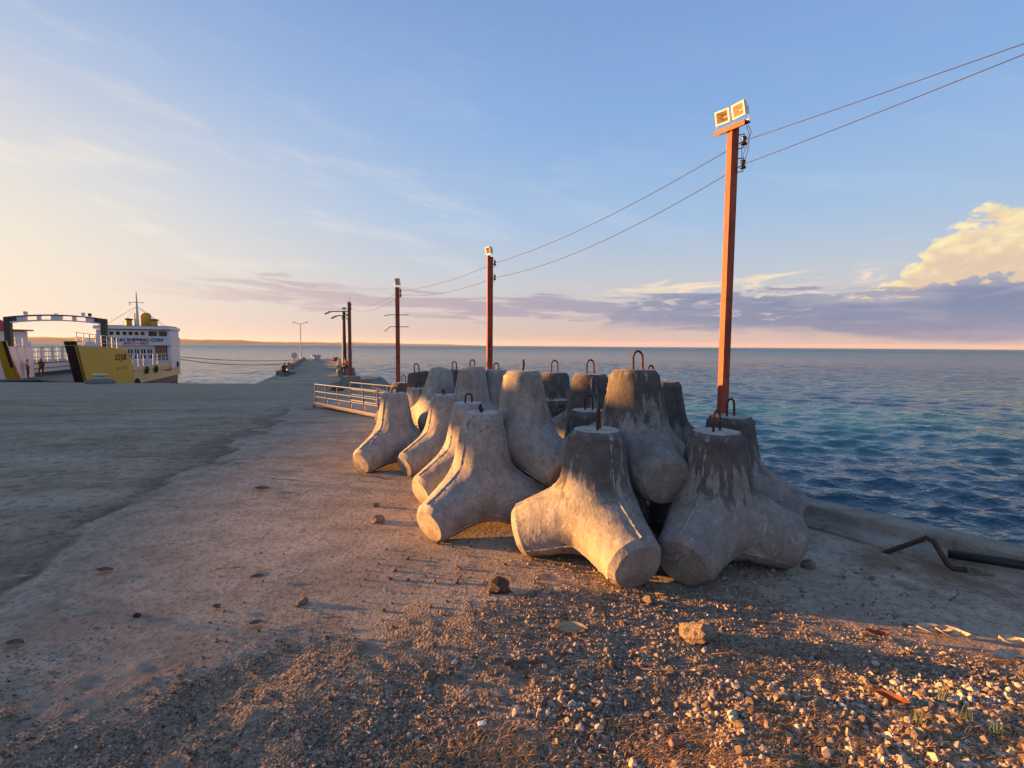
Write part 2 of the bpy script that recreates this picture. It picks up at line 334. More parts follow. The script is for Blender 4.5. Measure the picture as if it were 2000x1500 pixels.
    h = T.m('ADD', T.m('ADD', T.m('MULTIPLY', fine, 0.35), T.m('MULTIPLY', mid, 0.8)), T.m('SUBTRACT', T.m('MULTIPLY', ban, 0.5), T.m('MULTIPLY', hole, 0.8)))
    h = T.m('SUBTRACT', h, T.m('MULTIPLY', T.m('MULTIPLY', T.sstep(vo.outputs[0], 0.1, 0.6), cg), 2.6))
    return finish(m, T, base, 0.92, h, 0.8, 0.014, spec=0.2)
M_TETRA = tetra_material()

def concrete(name, a, b, scale=2.0, bstr=0.4, stain=(0.10, 0.09, 0.08), st=0.5):
    m, T = new_mat(name); p = T.n('ShaderNodeNewGeometry').outputs['Position']
    n1 = T.noise(p, scale, 6, 0.62); n2 = T.noise(p, scale * 14, 4, 0.6); n3 = T.noise(T.vmul(p, (1, 1, 0.4)), scale * 2.3, 6, 0.7, 0.4)
    c = T.mix(T.sstep(n1, 0.3, 0.7), a, b); c = T.mix(T.m('MULTIPLY', T.sstep(n3, 0.5, 0.74), st), c, stain)
    c = T.mix(T.m('MULTIPLY', n2, 0.3), c, tuple(x * 0.55 for x in a))
    return finish(m, T, c, 0.93, T.m('ADD', n2, n1), bstr, 0.015, spec=0.2)
M_WALL = concrete('sea_wall_concrete', (0.23, 0.20, 0.155), (0.42, 0.37, 0.30), 2.2, 0.9, (0.085, 0.072, 0.055), 0.75)
M_PED = concrete('pedestal_concrete', (0.16, 0.16, 0.14), (0.26, 0.25, 0.22), 1.2)
M_RUST, T_ = new_mat('rusty_rebar')
_p = T_.n('ShaderNodeTexCoord').outputs['Object']; _n = T_.noise(_p, 30, 5, 0.65)
finish(M_RUST, T_, T_.ramp(_n, [(0.3, (0.02, 0.009, 0.007)), (0.55, (0.075, 0.028, 0.016)), (0.75, (0.16, 0.06, 0.03))], 'LINEAR'), 0.85, _n, 0.5, 0.004)
M_ORANGE, T_ = new_mat('orange_red_steel_paint')
_p = T_.n('ShaderNodeTexCoord').outputs['Object']; _n = T_.noise(T_.vmul(_p, (6, 6, 1)), 2.5, 6, 0.65); _n2 = T_.noise(_p, 25, 4)
_c = T_.ramp(_n, [(0.3, (0.12, 0.02, 0.010)), (0.5, (0.30, 0.048, 0.016)), (0.75, (0.40, 0.08, 0.026))], 'LINEAR')
_n3 = T_.noise(_p, 5.5, 6, 0.7)
_c = T_.mix(T_.m('MULTIPLY', T_.sstep(_n2, 0.54, 0.70), 0.6), _c, (0.10, 0.028, 0.016))
_c = T_.mix(T_.m('MULTIPLY', T_.sstep(_n3, 0.56, 0.64), 0.75), _c, T_.mix(_n2, (0.05, 0.02, 0.012), (0.16, 0.07, 0.035)))
finish(M_ORANGE, T_, T_.mix(T_.m('MULTIPLY', T_.sstep(_n3, 0.40, 0.34), 0.35), _c, (0.42, 0.16, 0.09)), 0.6, T_.m('ADD', _n2, T_.sstep(_n3, 0.56, 0.64)), 0.25, 0.003)
M_BLACK = paint('black_rubber', (0.012, 0.012, 0.013), 0.6, 0.3, (0.05, 0.045, 0.04))
M_PORC = paint('dark_glazed_insulator', (0.015, 0.012, 0.014), 0.25, 0.1)
M_CABLE = paint('cable_sheath', (0.016, 0.016, 0.02), 0.6, 0.1)
M_GALV = paint('galvanised_metal', (0.42, 0.42, 0.43), 0.45, 0.3, (0.2, 0.15, 0.1))
M_HOUS = paint('floodlight_housing', (0.72, 0.70, 0.66), 0.5, 0.3, (0.35, 0.25, 0.15))
M_REFL = paint('floodlight_reflector', (0.80, 0.58, 0.22), 0.4, 0.1, streak=False)
M_DARKSTEEL = paint('dark_steel', (0.05, 0.042, 0.04), 0.6, 0.4, (0.12, 0.05, 0.03))
def glass_mat():
    m, T = new_mat('thin_glass')
    tr = T.n('ShaderNodeBsdfTransparent', {0: (0.95, 0.95, 0.93, 1)}); gl = T.n('ShaderNodeBsdfGlossy', {0: (1, 1, 1, 1), 'Roughness': 0.05})
    mx = T.n('ShaderNodeMixShader', {0: 0.07, 1: tr.outputs[0], 2: gl.outputs[0]})
    T.n('ShaderNodeOutputMaterial', {0: mx.outputs[0]}); return m
M_GLASS = glass_mat()

# ------------------------------------------------------------------ ground
XRY = [-8, 1.2, 3.9, 4.8, 5.6, 6.3, 8.0, 11, 15, 22, 29, 31.5]
XRX = [14, 6.0, 3.62, 2.95, 2.38, 2.12, 1.15, -0.55, -3.0, -5.5, -8.5, -9.4]
def xr(y): return np.interp(y, XRY, XRX)
WATER_Z = -3.2
def gravel_edge(x):      # the loose gravel lies nearer than this y
    return np.interp(x, [-6, -3.2, -1.8, -0.8, 0.2, 0.9, 1.6, 2.0, 2.4, 2.9, 3.6, 6], [2.3, 2.55, 2.75, 3.2, 3.75, 3.95, 4.1, 3.8, 3.15, 2.7, 2.35, 2.0])
def gravel_mask(x, y):
    n = fbm(x * 1.6, y * 1.6, 3, 5) - 0.5
    n2 = fbm(x * 9, y * 9, 13, 3) - 0.5
    return sst(gravel_edge(x) + n * 1.5 + n2 * 0.7 - y, -0.30, 0.55)
def lit_heap(x, y):      # coral rubble heap in the near right corner
    return sst(x - 0.2 + (fbm(x * 1.2, y * 1.2, 9, 4) - 0.5) * 1.6, 0.0, 1.4) * sst(2.75 - y + (fbm(x * 2, y * 2, 19, 3) - 0.5) * 0.5, 0.0, 0.5)
def edge_mask(x, y):     # crumbled strip on the dark side of the joint between the two pavings
    d = -(x + 2.6 + 0.27 * y) + (fbm(x * 1.7, y * 0.9, 81, 6) - 0.5) * 1.3
    return np.where(d > -0.06, np.clip(1 - d / (0.35 + 0.9 * fbm(x * 0.8, y * 0.8, 87, 3)), 0, 1), 0) * sst(19 - y, 0, 5)
def ground_z(x, y):
    z = np.interp(y, GY, GZ)
    near = sst(9 - y, 0, 6)
    g = gravel_mask(x, y)
    z = z + near * (fbm(x * 0.5, y * 0.5, 31, 3) - 0.5) * 0.03
    z = z + g * ((fbm(x * 2.2, y * 2.2, 41, 4) - 0.5) * 0.045 + (fbm(x * 14, y * 14, 51, 3) - 0.5) * 0.022 + 0.012)
    z = z + lit_heap(x, y) * (0.055 + (fbm(x * 3.1, y * 3.1, 61, 3) - 0.35) * 0.11)
    ruts = g * sst(-0.6 - x, 0, 1.0) * (vnoise((x * 0.9 - y * 0.7) * 3.0, (x + y) * 0.5, 71) - 0.5) * 0.06
    slab = (1 - sst(-(x + 2.6 + 0.27 * y) + (fbm(x * 1.7, y * 0.9, 81, 6) - 0.5) * 1.3, -0.05, 0.03))
    return z + ruts * near - (1 - slab) * 0.005 * sst(20 - y, 0, 6) - edge_mask(x, y) * 0.02 * fbm(x * 11, y * 11, 88, 3)
def ground_material():
    m, T = new_mat('yard_ground'); p = T.n('ShaderNodeNewGeometry').outputs['Position']; x, y, z = T.sep(p)
    ga = T.n('ShaderNodeAttribute', attribute_name='gravel').outputs['Fac']; asf = T.n('ShaderNodeAttribute', attribute_name='asphalt').outputs['Fac']
    n1 = T.noise(p, 0.55, 6, 0.6); n2 = T.noise(p, 3.0, 7, 0.66, 0.3); n3 = T.noise(p, 26, 5, 0.65); n4 = T.noise(T.vmul(p, (0.5, 0.9, 1)), 1.2, 6, 0.66, 0.5)
    slab = T.ramp(T.m('ADD', T.m('MULTIPLY', n1, 0.5), T.m('MULTIPLY', n2, 0.5)), [(0.30, (0.22, 0.168, 0.12)), (0.5, (0.43, 0.345, 0.26)), (0.70, (0.62, 0.51, 0.40))], 'LINEAR')
    slab = T.mix(T.m('MULTIPLY', T.sstep(n4, 0.5, 0.7), 0.55), slab, (0.215, 0.165, 0.128))
    slab = T.mix(T.m('MULTIPLY', T.sstep(n3, 0.48, 0.68), 0.6), slab, (0.125, 0.096, 0.074))
    vo = T.n('ShaderNodeTexVoronoi', {'Vector': T.vmul(p, (1, 1, 0)), 'Scale': 60.0}).outputs
    asp = T.ramp(T.m('ADD', T.m('MULTIPLY', n2, 0.55), T.m('MULTIPLY', n4, 0.45)), [(0.30, (0.16, 0.128, 0.088)), (0.5, (0.345, 0.28, 0.20)), (0.70, (0.52, 0.425, 0.315))], 'LINEAR')
    asp = T.mix(T.m('MULTIPLY', T.sstep(n3, 0.48, 0.7), 0.5), asp, (0.085, 0.07, 0.052))
    asp = T.mix(T.m('MULTIPLY', T.sstep(T.noise(T.vmul(p, (0.16, 0.7, 1)), 1.0, 6, 0.66, 0.5), 0.46, 0.68), 0.6), asp, (0.50, 0.41, 0.31))
    dirt = T.ramp(n3, [(0.32, (0.11, 0.078, 0.052)), (0.52, (0.29, 0.22, 0.155)), (0.70, (0.52, 0.415, 0.31))], 'LINEAR')
    dirt = T.mix(T.m('MULTIPLY', T.sstep(n2, 0.42, 0.66), 0.6), dirt, (0.29, 0.225, 0.17))
    dirt = T.mix(T.m('MULTIPLY', T.sstep(vo[0], 0.34, 0.12), 0.55), dirt, T.mix(vo[1], (0.10, 0.08, 0.065), (0.5, 0.43, 0.37)))
    eg = T.n('ShaderNodeAttribute', attribute_name='edge').outputs['Fac']
    asp = T.mix(T.m('MULTIPLY', eg, T.sstep(n2, 0.35, 0.60, 0.25, 0.9)), asp, (0.10, 0.08, 0.057))
    asp = T.mix(T.sstep(y, 16.0, 27.0), asp, T.mix(n4, (0.25, 0.208, 0.145), (0.46, 0.385, 0.28)))
    ck = T.n('ShaderNodeTexVoronoi', {'Vector': T.n('ShaderNodeVectorMath', {0: T.vmul(p, (1, 0.8, 0)), 1: T.n('ShaderNodeVectorMath', {0: T.n('ShaderNodeTexNoise', {'Vector': p, 'Scale': 1.6, 'Detail': 5.0}).outputs[1], 1: (0.5, 0.5, 0.0)}, operation='MULTIPLY').outputs[0]}, operation='ADD').outputs[0], 'Scale': 0.28}, feature='DISTANCE_TO_EDGE').outputs[0]
    crack = T.m('MULTIPLY', T.sstep(ck, 0.0032, 0.0005), T.sstep(n1, 0.46, 0.58))
    slab = T.mix(T.m('MULTIPLY', crack, 0.8), slab, (0.04, 0.033, 0.028))
    n7 = T.noise(p, 9.0, 5, 0.7); slab = T.mix(T.m('MULTIPLY', T.sstep(n7, 0.50, 0.66), 0.45), slab, (0.15, 0.112, 0.08)); asp = T.mix(T.m('MULTIPLY', T.sstep(n7, 0.50, 0.64), 0.55), asp, (0.085, 0.07, 0.052)); asp = T.mix(T.m('MULTIPLY', T.sstep(n7, 0.42, 0.32), 0.4), asp, (0.46, 0.385, 0.30))
    oil = T.sstep(T.noise(T.vmul(p, (1, 1, 0)), 1.1, 3, 0.5, 0.8), 0.66, 0.74)
    slab = T.mix(T.m('MULTIPLY', oil, 0.5), slab, (0.06, 0.052, 0.045))
    c = T.mix(T.sstep(T.m('ADD', asf, T.m('MULTIPLY', T.m('SUBTRACT', n2, 0.5), 0.9)), 0.25, 0.75), slab, asp); c = T.mix(T.sstep(T.m('ADD', ga, T.m('MULTIPLY', T.m('SUBTRACT', n3, 0.5), 1.2)), 0.2, 0.8), c, dirt)
    # rust below the mooring iron by the wall
    rx = T.m('SUBTRACT', x, 3.35); ry = T.m('SUBTRACT', y, 3.95)
    rs = T.sstep(T.m('ADD', T.m('ADD', T.m('MULTIPLY', rx, rx), T.m('MULTIPLY', ry, ry)), T.m('MULTIPLY', T.m('SUBTRACT', n2, 0.5), 1.6)), 0.5, -0.1)
    c = T.mix(T.m('MULTIPLY', rs, 0.6), c, (0.17, 0.075, 0.03))
    h = T.m('ADD', T.m('MULTIPLY', n3, 1.0), T.m('ADD', T.m('MULTIPLY', n2, 1.2), T.m('MULTIPLY', T.m('MULTIPLY', vo[0], ga), -1.2)))
    return finish(m, T, c, 0.95, h, 0.75, 0.02, spec=0.15)
M_GROUND = ground_material()
def build_ground():
    ys = [-8, -5, -3, -1.5, -0.5, 0.2, 0.6]; y = 0.75
    while y < 31.5: ys.append(y); y += 0.0072 * y + 0.004
    ys.append(31.5); ys = np.array(ys)
    nl, nc = 10, 430
    rows = []
    for yy in ys:
        xl = -1.25 * max(yy, 0.5) - 3.0; r = float(xr(yy)) + 0.10
        rows.append(np.concatenate([np.linspace(-70, xl, nl, endpoint=False), np.linspace(xl, r, nc)]))
    X = np.array(rows); Y = np.repeat(ys[:, None], nl + nc, 1); Z = ground_z(X, Y)
    nr, ncol = X.shape
    idx = np.arange(nr * ncol).reshape(nr, ncol)
    Fq = np.stack([idx[:-1, :-1], idx[:-1, 1:], idx[1:, 1:], idx[1:, :-1]], -1).reshape(-1, 4)
    V = np.stack([X, Y, Z], -1).reshape(-1, 3)
    # quay face at the far edge
    b0 = len(V); last = idx[-1]; Vb = V[last].copy(); Vb[:, 2] = -6.0; V = np.vstack([V, Vb])
    bi = b0 + np.arange(ncol); Fq = np.vstack([Fq, np.stack([last[:-1], last[1:], bi[1:], bi[:-1]], -1)])
    me = npmesh('ground', V, Fq, M_GROUND)
    g = gravel_mask(V[:, 0], V[:, 1]) ; a = me.attributes.new('gravel', 'FLOAT', 'POINT'); a.data.foreach_set('value', g.astype(np.float32))
    s = sst(-(V[:, 0] + 2.6 + 0.27 * V[:, 1]) + (fbm(V[:, 0] * 1.7, V[:, 1] * 0.9, 81, 6) - 0.5) * 1.3, -0.25, 0.30)
    s = np.maximum(s, sst(V[:, 1], 17, 24) * 0.8)
    a = me.attributes.new('edge', 'FLOAT', 'POINT'); a.data.foreach_set('value', edge_mask(V[:, 0], V[:, 1]).astype(np.float32))
    a = me.attributes.new('asphalt', 'FLOAT', 'POINT'); a.data.foreach_set('value', s.astype(np.float32))
    tag(link('ground', me), kind='structure')
build_ground()
def build_causeway():
    t = np.linspace(0, 1, 60); ys = 31.45 + t * 76.5
    L = np.interp(ys, [31.4, 108], [-15.8, -44.3]); Rr = np.interp(ys, [31.4, 40, 108], [-9.3, -13.2, -36.2])
    mb = MB(); rings = []
    for y, a, b in zip(ys, L, Rr):
        z = gz(y); rings.append([(a, y, z - 5), (a, y, z + 0.004)] + [(a + (b - a) * k / 8, y, z + 0.004 + 0.03 * math.sin(k / 8 * math.pi)) for k in range(1, 8)] + [(b, y, z + 0.004), (b, y, z - 5)])
    mb.loft(rings, True, 0, True)
    tag(mb.build('causeway', concrete('causeway_concrete', (0.25, 0.21, 0.15), (0.45, 0.38, 0.28), 0.35, 0.5, (0.44, 0.375, 0.29), 0.5)), kind='structure')
    return ys, L, Rr
CW = build_causeway()

# ------------------------------------------------------------------ sea
def sea_material():
    m, T = new_mat('sea_water'); p = T.n('ShaderNodeNewGeometry').outputs['Position']; x, y, z = T.sep(p)
    r = T.m('SQRT', T.m('ADD', T.m('MULTIPLY', x, x), T.m('MULTIPLY', y, y)))
    n0 = T.noise(T.vmul(p, (1, 1, 0)), 0.06, 4, 0.55)
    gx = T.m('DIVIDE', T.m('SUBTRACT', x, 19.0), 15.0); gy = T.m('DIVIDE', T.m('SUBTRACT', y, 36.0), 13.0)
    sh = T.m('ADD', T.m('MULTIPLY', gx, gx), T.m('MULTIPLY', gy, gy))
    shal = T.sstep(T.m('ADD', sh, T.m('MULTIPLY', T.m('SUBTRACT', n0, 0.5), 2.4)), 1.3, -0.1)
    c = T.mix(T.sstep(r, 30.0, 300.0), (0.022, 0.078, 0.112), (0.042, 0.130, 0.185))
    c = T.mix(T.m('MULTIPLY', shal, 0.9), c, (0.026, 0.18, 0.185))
    pv = T.vmul(p, (0.75, 1.35, 0))
    w1 = T.noise(pv, 0.9, 3, 0.55, 0.6); w2 = T.noise(pv, 3.0, 3, 0.6, 0.4); w3 = T.noise(pv, 0.22, 2, 0.5, 0.4); w4 = T.noise(T.vmul(p, (0.5, 1.2, 0)), 0.05, 3, 0.5)
    far = T.sstep(r, 35.0, 170.0); vfar = T.sstep(r, 300.0, 1500.0)
    h = T.m('ADD', T.m('ADD', T.m('MULTIPLY', w1, T.m('ADD', 0.16, T.m('MULTIPLY', far, 0.75))), T.m('MULTIPLY', w2, 0.085)), T.m('MULTIPLY', w3, T.m('MULTIPLY', far, 2.0)))
    h = T.m('ADD', h, T.m('MULTIPLY', w4, T.m('MULTIPLY', vfar, 3.2)))
    bp = T.n('ShaderNodeBump', {'Strength': 1.0, 'Distance': 1.0, 'Height': h})
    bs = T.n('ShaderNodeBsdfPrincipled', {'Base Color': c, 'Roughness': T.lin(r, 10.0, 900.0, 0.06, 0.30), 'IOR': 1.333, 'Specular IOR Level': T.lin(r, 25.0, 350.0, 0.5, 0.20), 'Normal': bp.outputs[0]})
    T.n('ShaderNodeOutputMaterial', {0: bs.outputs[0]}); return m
def build_sea():
    rs = [4.5]
    while rs[-1] < 320: rs.append(rs[-1] * 1.0085 + 0.004)
    while rs[-1] < 34000: rs.append(rs[-1] * 1.12)
    rs = np.array(rs); th = np.radians(np.linspace(-100, 100, 760))
    Rg, Tg = np.meshgrid(rs, th, indexing='ij'); X = Rg * np.sin(Tg); Y = Rg * np.cos(Tg)
    rng = np.random.default_rng(5); Z = np.zeros_like(X); DX = np.zeros_like(X); DY = np.zeros_like(X)
    wp = 0.35 + 0.9 * fbm(X * 0.05, Y * 0.05, 5, 3)
    for i in range(64):
        lam = 0.45 * (4.2 / 0.45) ** (rng.random() ** 1.15); k = 2 * math.pi / lam
        a0 = math.radians(rng.normal(250, 24)); ph = rng.random() * 6.28
        amp = 0.0104 * lam ** 0.56 * (0.6 + 0.8 * rng.random())
        fade = np.clip(1.4 - Rg * 0.0085 * 2.2 / lam, 0, 1) * np.clip(1.6 - Rg / 200, 0, 1)
        arg = k * (X * math.cos(a0) + Y * math.sin(a0)) + ph
        A = amp * fade * wp; Z += A * np.sin(arg); DX += 0.75 * A * math.cos(a0) * np.cos(arg); DY += 0.75 * A * math.sin(a0) * np.cos(arg)
    V = np.stack([X + DX, Y + DY, Z + WATER_Z], -1).reshape(-1, 3)
    nr, nc = X.shape; idx = np.arange(nr * nc).reshape(nr, nc)
    Fq = np.stack([idx[:-1, :-1], idx[1:, :-1], idx[1:, 1:], idx[:-1, 1:]], -1).reshape(-1, 4)
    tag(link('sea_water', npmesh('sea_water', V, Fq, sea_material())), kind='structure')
build_sea()

# ------------------------------------------------------------------ far islands
def build_hills():
    m, T = new_mat('far_hill_forest'); p = T.n('ShaderNodeNewGeometry').outputs['Position']
    finish(m, T, T.mix(T.noise(p, 0.004, 5), (0.025, 0.042, 0.05), (0.05, 0.07, 0.075)), 1.0)
    for nm, a0, a1, D, hmax, seed in (('distant_island_hills', -62, -6.0, 13000, 165, 3), ('distant_headland_hills', -30, -2.0, 19000, 150, 8)):
        az = np.radians(np.linspace(a0, a1, 160)); t = np.linspace(0, 1, 160)
        hh = hmax * (0.35 + 0.75 * fbm(t * 9, t * 0 + 3.3, seed, 5)) * np.clip((1 - t) * 3.0, 0, 1) ** 0.7 * np.interp(t, [0, 0.45, 1], [1.15, 0.9, 0.5])
        mb = MB(); rings = []
        for k, (dd, f) in enumerate(((0, -0.2), (250, 0.45), (800, 0.8), (1700, 1.0), (3200, -0.2))):
            rings.append([((D + dd) * math.sin(a), (D + dd) * math.cos(a), WATER_Z + h * f * (0.9 + 0.2 * float(fbm(i * 0.31, k * 1.7, seed + 4, 3))) if f > 0 else WATER_Z - 15) for i, (a, h) in enumerate(zip(az, hh))])
        mb.loft(rings, False, 0, False)
        tag(mb.build(nm, m, smooth=True), kind='structure')
build_hills()

# ------------------------------------------------------------------ sea wall
def offset_path(ys, off):
    X = xr(ys); pts = np.stack([X, ys], 1); tg = np.gradient(pts, axis=0); tg /= np.linalg.norm(tg, axis=1)[:, None]
    nr_ = np.stack([tg[:, 1], -tg[:, 0]], 1)     # towards the sea (right of travel)
    return pts + nr_ * off[:, None] if hasattr(off, '__len__') else pts + nr_ * off
def build_wall():
    ys = np.concatenate([np.linspace(-8, 1, 8), np.linspace(1.1, 12, 120), np.linspace(12.3, 31.5, 60)])
    k = np.ones(9) / 9; X = xr(ys); Xs = np.convolve(np.pad(X, 4, mode='edge'), k, 'valid'); Xs[:6] = X[:6]
    pts = np.stack([Xs, ys], 1); tg = np.gradient(pts, axis=0); tg /= np.linalg.norm(tg, axis=1)[:, None]; no = np.stack([tg[:, 1], -tg[:, 0]], 1)
    prof = [(-0.01, -0.05), (0.0, 0.015), (0.05, 0.045), (0.07, 0.055), (0.24, 0.062), (0.25, 0.068), (0.262, 0.145), (0.285, 0.16), (0.50, 0.165), (0.53, 0.145), (0.60, -6.0), (0.2, -6.0)]
    rings = []
    rnd = np.random.default_rng(2)
    for i, (q, nn, y) in enumerate(zip(pts, no, ys)):
        s = float(np.interp(y, [-8, 9, 14, 31], [1, 1, 0.75, 0.55])); z0 = gz(y); rg = []
        for j, (o, h) in enumerate(prof):
            e = (vnoise(y * 2.3, j * 3.1, 5) - 0.5) * 0.022 + (vnoise(y * 9, j * 2.1, 6) - 0.5) * 0.012
            w = q + nn * (o + float(e)); rg.append((w[0], w[1], (z0 + h * s + float(e) * 0.6) if h > -1 else h))
        rings.append(rg)
    mb = MB(); mb.loft(rings, True, 0, True)
    o = mb.build('sea_wall', M_WALL); tag(o, 'low stepped concrete sea wall along the edge of the quay', 'wall')
    return pts, no
WALLP, WALLN = build_wall()

# ------------------------------------------------------------------ tetrapods
def tetra_mesh(name, L, r0, r1, seed, seam=True, nphi=96, nt=28, chip=0.006):
    A = np.array([[0, 0, 1.0]] + [[math.sqrt(8) / 3 * math.cos(a), math.sqrt(8) / 3 * math.sin(a), -1 / 3] for a in (0, 2 * math.pi / 3, 4 * math.pi / 3)])
    rng = np.random.default_rng(seed)
    sl = (r0 - r1) / L; ca = 1 / math.sqrt(1 + sl * sl); ks = 0.028
    def sdf(p):
        ds = []
        for a in A:
            t = p @ a; rad = np.sqrt(np.maximum((p * p).sum(-1) - t * t, 1e-9)); ds.append(np.maximum((rad - (r0 - sl * t)) * ca, -t - 0.06))
        ds = np.stack(ds); return -ks * np.log(np.exp(-ds / ks).sum(0)) + ks * 0.1
    phi = np.arange(nphi) * 2 * math.pi / nphi
    e1 = np.array([1.0, 0, 0]); e2 = np.array([0, 1.0, 0])
    U = np.cos(phi)[:, None] * e1 + np.sin(phi)[:, None] * e2
    near = np.min(np.abs(((phi[:, None] - np.array([0, 2 * math.pi / 3, 4 * math.pi / 3])[None] + math.pi) % (2 * math.pi)) - math.pi), axis=1)
    kb = math.sqrt(0.5) * np.cos(near); t0 = kb * r0 / (1 + sl * kb)
    def on_ray(t, r):     # the surface along the ray from the centre through (t, r); the body is star-shaped
        d = t[:, None] * A[0] + r[:, None] * U; d /= np.linalg.norm(d, axis=1)[:, None]
        lo = np.full(nphi, 0.02); hi = np.full(nphi, 1.6)
        for _ in range(44):
            mid = (lo + hi) / 2; s_ = sdf(d * mid[:, None]); lo = np.where(s_ < 0, mid, lo); hi = np.where(s_ < 0, hi, mid)
        return d * lo[:, None]
    ch = 0.05
    prof = []   # rings of points (nphi, 3)
    end = L - ch
    for j in range(nt):
        f = (j / (nt - 1)) ** 1.15; t = t0 + (end - t0) * f
        prof.append(on_ray(t, r0 - sl * t) if j else on_ray(t0, t0 / kb))
    rend = np.full(nphi, r0 - sl * end)
    prof[-1] = end * A[0] + rend[:, None] * U
    for dt, fr in ((0.004, -0.003), (ch - 0.004, -0.034), (ch, -0.038)):
        prof.append((end + dt) * A[0] + (rend + fr)[:, None] * U)
    for q in (0.7, 0.4, 0.15):
        prof.append(L * A[0] + ((rend - 0.038) * q)[:, None] * U)
    prof = np.array(prof); nk = prof.shape[0]
    Vs = []; Fs = []; Sm = []; off = 0
    for k in range(4):
        if k == 0: M = np.eye(3)
        else:
            a = A[k]; u = A[0] - (A[0] @ a) * a; u /= np.linalg.norm(u); w = np.cross(a, u); M = np.stack([u, w, a], 1)
        V = prof.reshape(-1, 3) @ M.T
        idx = np.arange(nk * nphi).reshape(nk, nphi) + off; jn = np.roll(idx, -1, 1)
        Fs.append(np.stack([idx[:-1], jn[:-1], jn[1:], idx[1:]], -1).reshape(-1, 4))
        capc = off + nk * nphi; V = np.vstack([V, (L * A[k])[None]])
        if seam:
            ax = A[k]; tt = V @ ax; rad = V - tt[:, None] * ax; rl = np.linalg.norm(rad, axis=1); 
            jj = np.tile(np.arange(nphi), nk); sm = np.isin(jj, [0, nphi // 3, nphi * 2 // 3]); sm = np.append(sm, False) & (tt > 0.12) & (tt < end + 0.001)
            V[sm] += rad[sm] / rl[sm][:, None] * (0.007 + 0.006 * rng.random(sm.sum())[:, None])
        Sm.append(sm.astype(np.float32) if seam else np.zeros(len(V), np.float32)); Vs.append(V)
        Fs.append(np.stack([idx[-1], jn[-1], np.full(nphi, capc), np.full(nphi, capc)], -1))
        off += len(V)
    V = np.vstack(Vs); Fq = np.vstack(Fs); SE = np.concatenate(Sm)
    V = V + (np.stack([fbm(V[:, 0] * 4 + c * 9.1 + seed, V[:, 1] * 4 + V[:, 2] * 5.3, seed + c, 4) for c in range(3)], -1) - 0.5) * 0.013
    V = V + (np.stack([fbm(V[:, 0] * 22 + c * 9.1 + seed, V[:, 1] * 22 + V[:, 2] * 27, seed + c + 5, 3) for c in range(3)], -1) - 0.5) * chip
    mb = MB(); mb.v = [tuple(p) for p in V]; mb.f = [tuple(f) if f[2] != f[3] else tuple(f[:3]) for f in Fq]; mb.mi = [0] * len(mb.f)
    me = mb.mesh(name, M_TETRA, True); at = me.attributes.new('seam', 'FLOAT', 'POINT'); at.data.foreach_set('value', SE)
    import bmesh
    bm = bmesh.new(); bm.from_mesh(me); bmesh.ops.remove_doubles(bm, verts=bm.verts, dist=0.004); bmesh.ops.recalc_face_normals(bm, faces=bm.faces); bm.to_mesh(me); bm.free()
    me.polygons.foreach_set('use_smooth', [True] * len(me.polygons))
    try: me.set_sharp_from_angle(angle=R(27))
    except Exception: pass
    return me
SLIM = [dict(L=0.71, r0=0.315, r1=0.182), dict(L=0.71, r0=0.315, r1=0.182)]
STOUT = [dict(L=0.67, r0=0.325, r1=0.212), dict(L=0.67, r0=0.325, r1=0.212)]
TM = {'s0': (tetra_mesh('tetrapod_slim', seed=11, **SLIM[0]), SLIM[0]), 's1': (tetra_mesh('tetrapod_slim_b', seed=12, seam=True, **SLIM[1]), SLIM[1]),
      't0': (tetra_mesh('tetrapod_stout', seed=13, seam=True, **STOUT[0]), STOUT[0]), 't1': (tetra_mesh('tetrapod_stout_b', seed=14, seam=False, **STOUT[1]), STOUT[1])}
def loop_mesh(w, h, r, lean):
    pts = [(-w, 0, -0.03)] + [(-w, lean * h * k / 3, h * 0.62 * k / 3) for k in range(0, 4)]
    pts += [(-w * math.cos(a), lean * h * 0.8, h * 0.62 + (h * 0.38) * math.sin(a)) for a in [math.pi * k / 8 for k in range(1, 8)]]
    pts += [(w, lean * h * k / 3, h * 0.62 * k / 3) for k in range(3, -1, -1)] + [(w, 0, -0.03)]
    return MB().tube(pts, r, 8).mesh('lifting_loop', M_RUST, True)
LOOPS = [loop_mesh(0.045, 0.17, 0.011, 0.05), loop_mesh(0.04, 0.11, 0.011, -0.1), loop_mesh(0.042, 0.075, 0.012, 0.3)]
def tetrapod(kind, px, py, d, yaw, label, weather=0.1, rough=0.0, tone=1.0, stand=True, tilt=(0, 0), loop=0, loop_rot=0.0, loop_off=(0, 0), scale=1.0, leg=None):
    me, pr = TM[kind]; L, r1 = pr['L'] * scale, pr['r1'] * scale
    o = empty('tetrapod')
    up = Vector((0, 0, 1))
    rot = (Euler((R(tilt[0]), R(tilt[1]), 0)).to_matrix() @ Matrix.Rotation(R(yaw), 3, 'Z'))
    if stand:
        y = d; p = P(px, py, d); z = float(ground_z(np.array(p.x), np.array(p.y))) + L / 3 + r1 * 0.943 - 0.012
        o.location = (p.x, p.y, z)
    else:
        p = P(px, py, d); o.location = p - rot @ Vector((0, 0, L))
    o.rotation_euler = rot.to_euler()
    b = link('body', me, o); b.color = (weather, rough, tone, 1); b.scale = (scale,) * 3
    if loop is not None:
        l = link('lifting_loop', LOOPS[loop], o); l.location = (loop_off[0], loop_off[1], L - 0.002); l.rotation_euler = (0, 0, R(loop_rot - yaw))
    tag(o, label, 'tetrapod', 'concrete tetrapods stacked on the quay')
    return o
